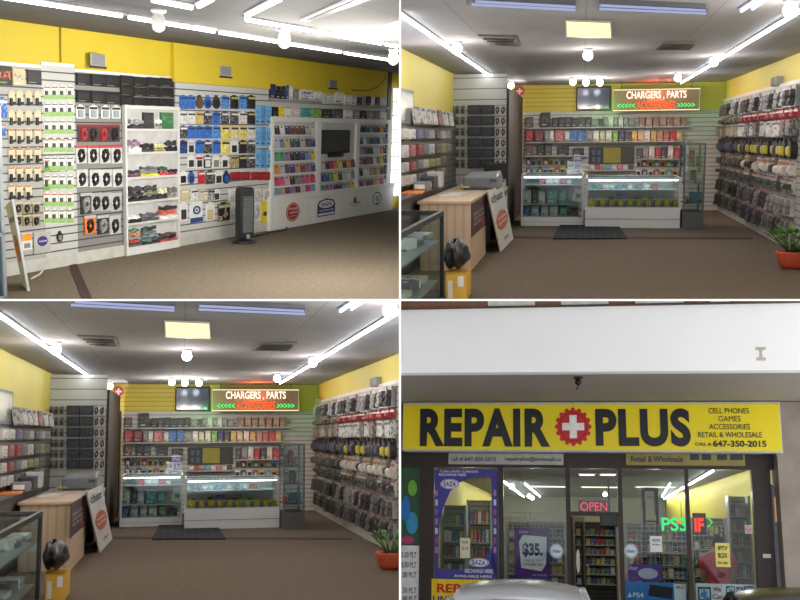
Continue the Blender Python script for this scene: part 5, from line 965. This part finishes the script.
    for st, a, c_, y0, y1, bo in (('CELL PHONES', 308.5, 349, 108, 113.5, .006), ('GAMES', 318.5, 340.5, 116, 121.5, 0.), ('ACCESSORIES', 309, 350, 124, 129.5, .006), ('RETAIL & WHOLESALE', 298, 362, 132, 137.5, .006), ('CALL #', 295, 311, 142.5, 146, .02), ('647-350-2015', 313, 366.5, 140.5, 147, .03)):
        X, Z, ww, hh = sx(a, c_, y0, y1); b = MB(); b.text(st, X, -.02, Z, ww, hh, kb, bo); r.part('lettering', b, e)
    # ---- facade frame
    zb = .0; zt = r.onY(200, 168.5, W).z; zh = r.onY(200, 150, W).z
    b = MB(); b.box(XA, W-.02, zt, XB, W+.12, zs, fr); r.struct('wall_front', b)
    for a, c_ in ((19.5, 33.5), (98.5, 103.5), (166.5, 171), (219, 223.5), (287, 291), (355, 374)):
        q = R4(a, 230, c_, 240, W-.04); b = MB(); b.box(q[0], W-.05, 0, q[2], W+.1, zt, fr); r.struct('trim', b)
    xs = lambda x: R4(x, 235, x+.01, 240, W)[0]
    gl = glass((236, 242, 242), .02)
    for a, c_ in ((33.5, 98.5), (103.5, 166.5), (223.5, 287), (291, 355)):
        b = MB(); b.box(xs(a), W, .25, xs(c_), W+.01, zt, gl); b.box(xs(a), W-.03, 0, xs(c_), W+.06, .25, fr); r.struct('window', b)
    b = MB(); zd = r.onY(195, 213, W).z; b.box(xs(171), W-.03, zd-.05, xs(219), W+.06, zd+.02, fr); r.struct('trim', b)
    b = MB(); b.box(xs(171), W, zd+.02, xs(219), W+.01, zt, gl); r.struct('window', b)
    # open glass door leaf, swung inwards
    dw = xs(219)-xs(171); e = r.empty('glass_door', 'brown-framed glass door standing open into the shop', 'door', (xs(171)+.03, W+.07, 0.02), math.radians(74))
    zz = zd-.08; b = MB(); b.box(0, 0, 0, .09, .05, zz, fr); b.box(dw-.1, 0, 0, dw-.01, .05, zz, fr); b.box(.09, 0, 0, dw-.1, .05, .2, fr); b.box(.09, 0, zz-.09, dw-.1, .05, zz, fr); r.part('frame', b, e)
    b = MB(); b.box(.09, .02, .2, dw-.1, .03, zz-.09, gl); r.part('pane', b, e)
    b = MB(); b.tube([(dw-.06, -.02, 1.0), (dw-.06, -.06, 1.02), (dw-.06, -.06, 1.3), (dw-.06, -.02, 1.32)], .014, mat((170, 170, 172), .3, .8)); r.part('handle', b, e)
    b = MB(); b.disc(dw*.45, 1.4, .12, .2, .018, M((214, 216, 214)), 18); r.part('sticker', b, e)
    # strips under the sign
    for a, c_, y0, y1, col, texts, lab in ((48.5, 163.5, 153.5, 164.5, (176, 176, 172), (('call # 647-350-2015', 51, 96, 157, 161.5), ('repairplus@hotmail.ca', 105, 161, 157, 162)), 'grey strip under sign with telephone number and address'), (226, 345, 153, 165.5, (150, 138, 76), (('Retail & Wholesale', 231, 283, 156, 162),), 'dull yellow strip under sign with device pictures')):
        Yq = W-.06; q = R4(a, y0, c_, y1, Yq); e = r.empty('sign_strip', lab, 'sign', ((q[0]+q[2])/2, Yq, q[1])); w, h = q[2]-q[0], q[3]-q[1]
        b = MB(); b.box(-w/2, 0, 0, w/2, .035, h, mat(col, .5)); r.part('panel', b, e)
        for st, u0, u1, v0, v1 in texts:
            k = R4(u0, v0, u1, v1, Yq-.003); b = MB(); b.text(st, (k[0]+k[2])/2-(q[0]+q[2])/2, -.004, (k[1]+k[3])/2-q[1], k[2]-k[0], k[3]-k[1], M((60, 60, 66)), .02); r.part('lettering', b, e)
        if col[2] < 100:
            for u0, u1 in ((290, 299), (302, 311), (317, 327), (330, 343)): k = R4(u0, 154, u1, 160, Yq-.003); c = (q[0]+q[2])/2; b = MB(); b.cbox(k[0]-c, -.006, k[1]-q[1], k[2]-c, -.001, k[3]-q[1], M((56, 60, 64)), .02); r.part('device_picture', b, e)
    # ---- left neighbour: poster window and price list
    def flat(x0, y0, x1, y1, Y, name, col, lab, cat, th=.01, group=None, m=None):
        q = R4(x0, y0, x1, y1, Y); e = r.empty(name, lab, cat, ((q[0]+q[2])/2, Y, q[1]), 0, group); w, h = q[2]-q[0], q[3]-q[1]
        b = MB(); b.box(-w/2, 0, 0, w/2, th, h, m or mat(col, .5)); r.part('sheet', b, e)
        def tx(st, u0, v0, u1, v1, c, bold=.01, y=-.004):
            k = R4(u0, v0, u1, v1, Y); b = MB(); b.text(st, (k[0]+k[2])/2-(q[0]+q[2])/2, y, (k[1]+k[3])/2-q[1], k[2]-k[0], k[3]-k[1], M(c) if isinstance(c, tuple) else c, bold); return r.part('lettering', b, e)
        def loc(u0, v0, u1, v1): k = R4(u0, v0, u1, v1, Y); return (k[0]+k[2])/2-(q[0]+q[2])/2, (k[1]+k[3])/2-q[1], k[2]-k[0], k[3]-k[1]
        return e, w, h, tx, loc
    b = MB(); b.box(XA, W+.02, 0, xs(19.5), W+.1, zt, mat((60, 66, 70), .3)); r.struct('wall_left', b)
    e, w, h, tx, lc = flat(1, 168, 20, 244, W-.0, 'window_poster', (52, 92, 60), 'green window poster with blue and lime circles at left edge', 'poster')
    for (u0, v0, u1, v1), c in (((-3, 196, 10, 222), (40, 120, 196)), ((6, 212, 18, 234), (56, 150, 200)), ((8, 180, 17, 196), (110, 180, 60)), ((1, 236, 14, 244), (180, 60, 120))):
        X, Z, ww, hh = lc(max(1.5, u0), v0, u1, v1); b = MB(); b.disc(X, Z, ww/2, hh/2, -.001, mat(c, .4), 20, .003); r.part('printed_circle', b, e)
    e, w, h, tx, lc = flat(1, 245.5, 19.5, 302, W-.03, 'price_list', (226, 228, 232), 'white price list board at left edge below the poster', 'price list')
    for k, (st, y) in enumerate((('5.00 PLT', 255), ('5.00 PLT', 265), ('.00 PLT', 275), ('.50 PLT', 290.5), ('.00 PLT', 299))): tx(st, 1.8, y-3, 16.5, y+2.5, (60, 62, 66), .01)
    # ---- window posters (hung behind or on the glass)
    Yg = W-.012; pb = mat((66, 62, 150), .45)
    q = R4(34.5, 169.5, 98, 279, Yg); c0 = (q[0]+q[2])/2; e = r.empty('window_poster', 'blue border poster for calling cards, open middle, leftmost shop window', 'poster', (c0, Yg, q[1])); w, h = q[2]-q[0], q[3]-q[1]
    P = lambda u, v: ((lambda k: (k[0]-c0, k[1]-q[1]))(R4(u, v, u+.01, v+.01, Yg)))
    outer = [P(34.5, 169.5), P(98, 169.5), P(98, 279), P(34.5, 279)]
    b = MB()
    for poly in ([P(34.5, 169.5), P(98, 169.5), P(98, 176), P(70, 178), P(58, 183), P(50, 192), P(44, 206), P(40, 218), P(38.5, 240), P(38.5, 279), P(34.5, 279)], [P(91, 176.5), P(98, 176), P(98, 279), P(90, 262), P(93, 250)], [P(38.5, 268), P(60, 270), P(76, 266), P(86, 258), P(93, 246), P(98, 279), P(38.5, 279)]):
        b.prism(poly, -.004, 0, pb)
    r.part('border', b, e)
    wh = M((228, 228, 232))
    for u, v, ru, rv in ((50, 184, 9.5, 5), (79, 262.5, 10, 4.5)):
        k = R4(u-ru, v-rv, u+ru, v+rv, Yg); X, Z, ww, hh = (k[0]+k[2])/2-c0, (k[1]+k[3])/2-q[1], k[2]-k[0], k[3]-k[1]
        b = MB(); b.disc(X, Z, ww/2, hh/2, -.005, wh, 24, .003); b.ring(X, Z, ww*.46, hh*.46, .08, -.008, pb, 24, .002); b.text('EAZA', X, -.011, Z, ww*.66, hh*.5, pb, .03); r.part('oval_logo', b, e)
    b = MB()
    for st, u0, v0, u1, v1 in (('CALLING CARDS', 40, 170.5, 78, 172.5), ('RECHARGE HERE', 39, 173.5, 66, 176), ('RECHARGE HERE', 65, 269, 93, 273), ('AVAILABLE HERE', 54, 275, 92, 277.5)):
        k = R4(u0, v0, u1, v1, Yg); b.text(st, (k[0]+k[2])/2-c0, -.008, (k[1]+k[3])/2-q[1], k[2]-k[0], k[3]-k[1], wh, .015)
    r.part('lettering', b, e)
    for k_ in range(7):
        for u in (36.5, 95): k = R4(u-1.3, 190+k_*9.5, u+1.3, 196+k_*9.5, Yg); b = MB(); b.box(k[0]-c0, -.009, k[1]-q[1], k[2]-c0, -.006, k[3]-q[1], M([(190, 120, 160), (200, 200, 220), (150, 90, 130)][k_ % 3])); r.part('printed_square', b, e)
    e, w, h, tx, lc = flat(31.5, 279.5, 97, 303, W-.055, 'repair_sign', (236, 206, 36), 'yellow sign with red lettering below the blue poster', 'sign')
    tx('REPAIR', 37, 284, 84, 293, (196, 40, 34), .03); tx('UNLOCKING', 33, 296.5, 92, 302, (40, 60, 140), .02)
    # purple price sign behind second window
    e, w, h, tx, lc = flat(114.5, 228, 149.5, 279, W+.25, 'price_sign', (92, 34, 124), 'purple board with white panel reading thirty-five dollars', 'sign', .03)
    X, Z, ww, hh = lc(119, 235, 147, 271); b = MB(); b.prism([(X-ww*.42, Z-hh*.42), (X+ww*.3, Z-hh*.5), (X+ww*.46, Z-hh*.3), (X+ww*.5, Z+hh*.45), (X-ww*.36, Z+hh*.5), (X-ww*.5, Z+hh*.3)], -.004, 0, mat((244, 244, 246), .5)); r.part('white_panel', b, e)
    tx('$35.', 122.5, 243, 142.5, 257.5, (56, 12, 86), .05, -.009); tx('chatr', 119, 230, 129, 233.5, (210, 180, 220), .02, -.006); tx('TALK & TEXT', 124, 259.5, 143, 261.5, (120, 110, 150), .01, -.009); tx('UNLIMITED', 124, 263, 143, 266, (226, 120, 60), .03, -.009); tx('no contract', 133, 274, 147, 276, (210, 180, 220), .01, -.006)
    for j, (x, y) in enumerate(((156.5, 251), (231, 251))):
        k = R4(x-6.8, y-7.3, x+6.8, y+7.3, W-.008); e = r.empty('round_sticker', ('round white and blue sticker on glass beside the purple board', 'round white and blue sticker on glass right of doorway')[j], 'sticker', ((k[0]+k[2])/2, W-.004, k[1])); ww, hh = k[2]-k[0], k[3]-k[1]
        b = MB(); b.disc(0, hh/2, ww/2, hh/2, 0, M((226, 230, 236)), 24, .003); r.part('disc', b, e)
        b = MB(); b.ring(0, hh/2, ww*.46, hh*.46, .1, -.003, mat((80, 140, 190)), 24, .002); b.text('chatr', 0, -.006, hh*.5, ww*.66, hh*.22, mat((60, 110, 170)), .03); r.part('print', b, e)
    # neon OPEN and PS3
    k = R4(179.5, 201.5, 208, 211.5, W+.1); e = r.empty('open_sign', 'pink neon sign reading OPEN above the doorway', 'neon sign', ((k[0]+k[2])/2, W+.1, k[1])); w, h = k[2]-k[0], k[3]-k[1]
    b = MB(); b.text('OPEN', 0, 0, h/2, w*.94, h*.86, emit((255, 70, 100), 1.2), .0); r.part('neon_letters', b, e)
    b = MB(); b.box(-w*.54, .03, -.02, w*.54, .045, h+.02, glass((150, 70, 80), .05)); r.part('backing', b, e)
    k = R4(261.5, 217.5, 287, 231, W+.12); e = r.empty('neon_sign', 'green neon sign reading PS3 in the window', 'neon sign', ((k[0]+k[2])/2, W+.12, k[1])); w, h = k[2]-k[0], k[3]-k[1]
    b = MB(); b.text('PS3', 0, 0, h/2, w, h, emit((50, 240, 130), 1.3), .02); r.part('neon_letters', b, e)
    b = MB(); b.tube([(-w*.3, .03, h*1.0), (-w*.3, .03, h*2.2)], .006, M(BLACK)); b.tube([(w*.3, .03, h), (w*.3, .03, h*2.2)], .006, M(BLACK)); r.part('hanging_wire', b, e)
    k = R4(293, 213, 305, 233, W+.12); e = r.empty('neon_sign', 'red neon strokes with green edge beside the green neon sign', 'neon sign', ((k[0]+k[2])/2, W+.12, k[1])); w, h = k[2]-k[0], k[3]-k[1]
    b = MB(); b.text('IF', 0, 0, h*.4, w*.8, h*.72, emit((255, 64, 30), 1.4), .05); r.part('neon_letters', b, e)
    b = MB(); b.box(-w*.5, .02, -.02, w*.6, .05, h, M((60, 22, 18))); r.part('backing', b, e)
    b = MB(); b.tube([(w*.7, 0, h*.3), (w*1.1, 0, h*.55), (w*.7, 0, h*.8)], .02, emit((50, 230, 90), 1.2), 6); r.part('green_chevron', b, e)
    # paper notices on the glass
    for x0, y0, x1, y1, col, lines, lab in ((250, 236, 262, 252, (226, 228, 232), (('NOTICE', 252, 239, 260, 241.5), ('we buy', 252, 243.5, 260, 246)), 'white paper notice on glass below the green neon'), (315.5, 243, 330, 267, (236, 224, 120), (('IPTV', 318, 246, 327.5, 250.5), ('BOX', 318, 253, 327.5, 258), ('for sale', 318, 261, 327.5, 264)), 'yellow paper notice reading IPTV BOX'), (60, 238, 70, 258, (220, 218, 190), (('HOURS', 62, 241, 68, 243.5), ('10 - 8', 62, 247, 68, 250)), 'cream paper notice inside leftmost shop window'), (363, 254, 371, 258, (216, 216, 214), (), 'small white label on right frame post')):
        e, w, h, tx, lc = flat(x0, y0, x1, y1, W-.075 if x0 > 360 else W-.012, 'paper_notice', col, lab, 'notice', .006)
        for st, *bb in lines: tx(st, *bb, (60, 56, 50), .02)
    k = R4(345, 225, 352, 233.5, W-.01); e = r.empty('warning_sticker', 'small red ring warning sticker on rightmost window', 'sticker', ((k[0]+k[2])/2, W-.006, k[1])); w, h = k[2]-k[0], k[3]-k[1]
    b = MB(); b.box(-w/2, -.003, 0, w/2, 0, h, M((220, 214, 212))); r.part('sheet', b, e); b = MB(); b.ring(0, h/2, w*.4, h*.36, .25, -.004, M((190, 60, 60))); b.box(-w*.2, -.006, h*.45, w*.2, -.004, h*.55, M(DARK)); r.part('ring', b, e)
    # banners low in windows
    Yb = W+.05
    e, w, h, tx, lc = flat(224.5, 282.5, 286.5, 304, Yb, 'console_banner', (44, 120, 196), 'blue banner picturing a black game console, low in window', 'banner', .02)
    X, Z, ww, hh = lc(248, 284, 273, 299); b = MB(); b.extr([(X-ww/2, -.012, Z-hh*.3), (X+ww*.45, -.012, Z-hh*.5), (X+ww/2, -.012, Z+hh*.3), (X-ww*.4, -.012, Z+hh*.45)], (0, 0, 0), (0, .01, 0), mat((24, 26, 32), .4)); r.part('console_picture', b, e)
    X, Z, ww, hh = lc(274, 284, 286, 300); b = MB(); b.box(X-ww/2, -.01, Z-hh/2, X+ww/2, -.001, Z+hh/2, M((222, 224, 230))); r.part('white_block', b, e)
    tx('PS4', 233, 292.5, 243.5, 297.5, (226, 232, 240), .02); tx('PRO', 276, 286, 284, 289, (190, 60, 60), .02, -.014); X, Z, ww, hh = lc(227.5, 292, 232, 298); b = MB(); b.prism([(X-ww*.5, Z-hh*.4), (X+ww*.5, Z-hh*.3), (X, Z+hh*.5)], -.006, 0, M((226, 232, 240))); r.part('emblem', b, e)
    e, w, h, tx, lc = flat(296, 284, 356, 304, Yb, 'phone_banner', (220, 224, 228), 'white banner picturing tablets and phones, low in rightmost window', 'banner', .02)
    for u0, v0, u1, v1, c in ((298, 287, 311, 301, (70, 130, 190)), (326, 286, 335, 296, (50, 70, 90)), (336, 287, 343, 298, (40, 60, 80)), (344, 286, 354, 302, (70, 120, 170))):
        X, Z, ww, hh = lc(u0, v0, u1, v1); b = MB(); b.cbox(X-ww/2, -.012, Z-hh/2, X+ww/2, -.001, Z+hh/2, M((36, 38, 42)), .02); b.box(X-ww*.4, -.014, Z-hh*.38, X+ww*.4, -.012, Z+hh*.38, blotch(c, (170, 200, 220), 3)); r.part('device_picture', b, e)
    tx('We', 313, 287, 321, 291.5, (190, 60, 66), .02); tx('Can', 312.5, 294, 323, 299, (190, 60, 66), .02)
    e, w, h, tx, lc = flat(228, 264, 262, 281.5, W+.35, 'purple_board', (104, 66, 150), 'purple board with curved white panel behind window, over blue banner', 'sign', .03)
    X, Z, ww, hh = lc(238, 267, 258, 280); b = MB(); b.disc(X, Z, ww*.5, hh*.42, -.001, M((206, 200, 222)), 20, .003); r.part('white_panel', b, e); tx('chatr', 229, 266, 238, 270, (220, 210, 236), .02)
    # security grille behind the windows
    for j, (a, c_, y0) in enumerate(((104, 166, 213), (224, 287, 226), (291.5, 354.5, 226))):
        yg = W+(1.7 if j == 2 else .5); q = R4(a, y0, c_, 300, yg); b = MB(); gm = mat((160, 162, 162), .4); n = int((c_-a)/4.4); z0, z1 = .3, q[3]
        for k in range(n+1): x = q[0]+(q[2]-q[0])*k/n; b.tube([(x, yg, z0), (x, yg, z1)], .0045, gm, 4)
        n = int((z1-z0)/.085)
        for k in range(n+1): z = z0+(z1-z0)*k/n; b.tube([(q[0], yg, z), (q[2], yg, z)], .0045, gm, 4)
        r.solo('security_grille', b, f'fine wire security grille behind {("second window from left", "window right of doorway", "rightmost window")[j]}', 'grille')
    # black wire stand
    p = r.onY(250, 200, W+.7); zt_ = r.onY(250, 191, W+.7).z; rt = (r.onY(259, 191, W+.7).x-r.onY(241, 191, W+.7).x)/2; e = r.empty('wire_stand', 'tall black four-legged wire stand behind window', 'stand', (p.x, W+.75, 0)); bm_ = mat((30, 30, 34), .4)
    for sx_ in (-1, 1):
        for sy in (-1, 1): b = MB(); b.tube([(sx_*rt*.7, sy*rt*.6, zt_), (sx_*rt*.8, sy*rt*.7, zt_*.55), (sx_*rt*1.15, sy*rt, 0)], .036, bm_); r.part('leg', b, e)
    b = MB(); b.lathe([(rt, 0), (rt*1.1, .03), (rt, .06)], bm_, 20, (0, 0, zt_)); r.part('top_plate', b, e)
    for z in (zt_*.8, zt_*.5): b = MB(); b.tube([(rt*.85*math.cos(k*.524), rt*.75*math.sin(k*.524), z) for k in range(12)], .015, bm_, 5, True); r.part('ring', b, e)
    # ---- interior
    Zc = r.onY(200, 167.5, W).z+.12; YB = W+20; XL, XR = xs(14), xs(378); yel = mat((220, 198, 60), .6, 0, .04)
    b = MB(); b.box(XL-.1, W+.13, Zc, XR+.1, YB, Zc+.1, lines_mat((120, 120, 116), (100, 98, 96), 1.2, .02, 0, .8, 0, 1, .6)); r.struct('ceiling', b)
    b = MB(); b.box(XL-.1, YB, 0, XR+.1, YB+.1, Zc, mat((150, 150, 138), .6, 0, .05)); r.struct('wall_back', b)
    b = MB(); b.box(XL-.1, W+.13, 0, XL, YB, Zc, yel); r.struct('wall_left', b)
    b = MB(); b.box(XR, W+.13, 0, XR+.1, YB, Zc, yel); r.struct('wall_right', b)
    def strip(p0, p1, lab, wd=.026, es=40.):
        a, c = r.onZ(*p0, Zc-.03), r.onZ(*p1, Zc-.03); dv = c-a; c = a+dv*min(1, (YB-.6-a.y)/dv.y); a = a+dv*max(0, (W+.4-a.y)/dv.y); u = c-a; L = u.length; e = r.empty('fluorescent_light', lab, 'ceiling light', (a.x, a.y, Zc-.002), math.atan2(u.y, u.x))
        b = MB(); b.box(0, -wd*1.2, -.03, L, wd*1.2, 0, mat((180, 180, 180))); r.part('fixture_body', b, e); b = MB(); b.tube([(.03, 0, -.05), (L-.03, 0, -.05)], wd*.6, emit((250, 252, 255), es), 8); r.part('tube', b, e)
    strip((104, 181), (143, 211), 'long fluorescent tube seen through second window'); strip((313, 170), (256, 203), 'long fluorescent tube seen through rightmost windows'); strip((125, 183), (140, 196), 'short fluorescent tube seen through second window'); strip((270, 183), (262, 196), 'short fluorescent tube seen left of green neon')
    for x, y, lab in ((147, 186.5, 'second window'), (200, 187, 'door transom'), (255, 187, 'window right of doorway'), (187, 174.5, 'transom, nearest the glass'), (208, 174.5, 'transom, nearest the stand')):
        p = r.onZ(x, y, Zc-.01); p.y = min(p.y, YB-1); b = MB(); wd = .5 if y > 180 else .16; b.box(-wd, -.3, -.02, wd, .3, 0, emit((255, 244, 214), 2.2)); e = r.empty('light_panel', f'flat ceiling light seen through {lab}', 'ceiling light', (p.x, p.y, Zc-.002)); r.part('diffuser', b, e); b = MB(); b.box(-wd-.04, -.34, -.015, wd+.04, .34, 0, M(WHITE)); r.part('frame', b, e)
    for j, (x, y) in enumerate(((112, 184), (129, 194), (138, 201), (205, 192), (267, 207))):
        p = r.onZ(x, y, Zc-.02); p.y = min(p.y, YB-1); e = r.empty('bulb_lamp', f'glowing ceiling bulb inside shop, {ORD[j]} from left', 'lamp', (p.x, p.y, Zc-.002)); b = MB(); b.lathe([(.05, -.03), (.06, 0)], M(WHITE), 12); r.part('socket', b, e); b = MB(); b.lathe([(.03, -.03), (.07, -.08), (.06, -.13), (.02, -.16)], emit((255, 252, 240), 14.), 12); r.part('bulb', b, e)
    # racks of goods inside
    def rack(x0, x1, y0, Y, rows, cols, lab, nm, back=(120, 118, 110)):
        q = R4(x0, y0, x1, 300, Y); w = q[2]-q[0]; h = q[3]; e = r.empty('goods_rack', lab, 'rack', (q[0], Y, 0))
        b = MB(); b.box(0, .3, 0, w, .34, h, lines_mat(back, tuple(int(v*.6) for v in back), .1, .2)); r.part('back_panel', b, e)
        for x in (0, w-.04): b = MB(); b.box(x, 0, 0, x+.04, .3, h, M((150, 150, 148))); r.part('upright', b, e)
        for i in range(rows):
            z = h-.08-(i+1)*(h*.62/rows); b = MB(); b.box(.04, 0, z-.02, w-.04, .3, z, M((170, 172, 170))); r.part('shelf', b, e)
            for j in range(cols):
                ww = (w-.12)/cols; hh = h*.62/rows*.74*(.7+.3*rnd.random()); col = [(60, 62, 64), (190, 190, 186), (150, 60, 60), (70, 90, 140), (170, 150, 90), (96, 120, 90), (110, 110, 112)][rnd.randrange(7)]
                pack(r, 'plainbox', (q[0]+.06+ww*(j+.5), Y+.26, z+.001), ww*.86, hh, .2, 0, (col, tuple(min(255, v+40) for v in col), WHITE), f'small retail box, {ORD[j]} from left on {ORD[i]} shelf of {nm}', 'box', f'boxes on {nm}', 'stock_box')
    rack(40, 66, 205, W+1.2, 5, 5, 'goods rack seen through leftmost shop window', 'rack behind the blue poster', (110, 116, 100))
    rack(66.5, 92, 200, W+3.4, 4, 5, 'farther goods rack seen through leftmost window', 'farther left rack', (150, 146, 120))
    rack(106, 166, 222, W+5., 5, 9, 'long goods rack behind purple board', 'rack behind the purple board')
    rack(174, 218, 222, W+6.5, 6, 8, 'dark goods rack seen through the open doorway', 'rack seen through doorway', (70, 68, 66))
    rack(226, 290, 224, W+5., 5, 9, 'long goods rack behind green neon', 'rack behind the green neon')
    rack(331, 353, 196, W+1.3, 6, 4, 'goods rack along right side of shop', 'rack in rightmost window', (140, 140, 130))
    rack(292, 329, 218, W+4.5, 5, 6, 'goods rack behind the person in red', 'rack behind the person')
    k = R4(200, 215, 219, 226.5, W+6.2); e = r.empty('wall_television', 'black television seen through the doorway above goods', 'television', ((k[0]+k[2])/2, W+6.2, k[1])); w, h = k[2]-k[0], k[3]-k[1]
    b = MB(); b.cbox(-w/2, 0, 0, w/2, .08, h, M(BLACK), .02); r.part('bezel', b, e); b = MB(); b.box(-w*.46, -.008, h*.08, w*.46, -.001, h*.92, mat((40, 46, 56), .15)); r.part('screen', b, e)
    b = MB(); b.tube([(0, .05, h), (0, .05, Zc-k[1]-.003)], .025, M(DARK)); r.part('ceiling_pole', b, e)
    for x in (70, 135, 195, 255, 322): p = r.onY(x, 180, W+1.6); r.lamp('POINT', (p.x, W+1.6, Zc-.5), 16, (0, 0))  # added fill lamps without fixtures, brighten the window front and the person
    # person
    p = r.onY(318, 256, W+1.0); person(r, (p.x, W+1.0, 0), 0, (p.z)/1.42)
    # warm lit slot right of the frame
    q = R4(374.5, 185, 380, 300, W+.02); b = MB(); b.box(q[0], W+.03, 0, q[2]+.5, W+.06, q[3], mat((176, 184, 198), .4)); wn = r.struct('window', b)
    k = R4(374.8, 197, 380, 222, W+.02); b = MB(); b.box(k[0], W+.02, k[1], k[2], W+.029, k[3], emit((255, 190, 120), .45)); r.struct('lit_pane', b, wn)
    # cars
    for x, y, Y, rz, col, lab in ((121, 279.5, 11.2, 0., (172, 174, 178), 'silver car parked before the shop, only its roof in view'), (402, 287.5, 11.0, -.06, (26, 28, 32), 'black car at right edge, only its roof in view')):
        p = r.onY(x, y, Y); car(r, (p.x, Y+.2, p.z-1.405), rz, col, lab)
    return r
BUILD = [place_one, place_two, place_three, place_four]
# ================================================================== assemble
import os
ROOMS = []
for fn in BUILD: ROOMS.append(fn())
T = .006
clip_all(ROOMS, T)
def divider(name, mb):
    o = bpy.data.objects.new(name, mb.mesh(name)); C.objects.link(o); o.location = EYE; o['kind'] = 'structure'
wp = mat((255, 255, 255), .8, 0, 0)
D0 = 6.6
b = MB(); b.box(-T, D0, -9, T, 40, 9, wp); divider('wall_middle', b)
b = MB(); b.box(-12, D0, -T, -T, 40, T, wp); b.box(T, D0, -T, 12, 40, T, wp); divider('floor_middle', b)
w = bpy.data.worlds.new('sky'); bpy.context.scene.world = w; w.use_nodes = True
bg = w.node_tree.nodes['Background']; bg.inputs[0].default_value = lin((241, 241, 242)); bg.inputs[1].default_value = 2.2
cam = bpy.data.cameras.new('camera'); co = bpy.data.objects.new('camera', cam); C.objects.link(co)
co.location = EYE; co.rotation_euler = (math.pi/2, 0, 0); cam.sensor_width = 36; cam.lens = 36*F/800; cam.clip_end = 300
sc = bpy.context.scene; sc.camera = co
sc.view_settings.view_transform = 'Standard'; sc.view_settings.look = 'None'; sc.view_settings.exposure = 0
sc.cycles.use_denoising = True; sc.cycles.max_bounces = 6; sc.cycles.transparent_max_bounces = 12; sc.cycles.caustics_reflective = False; sc.cycles.caustics_refractive = False
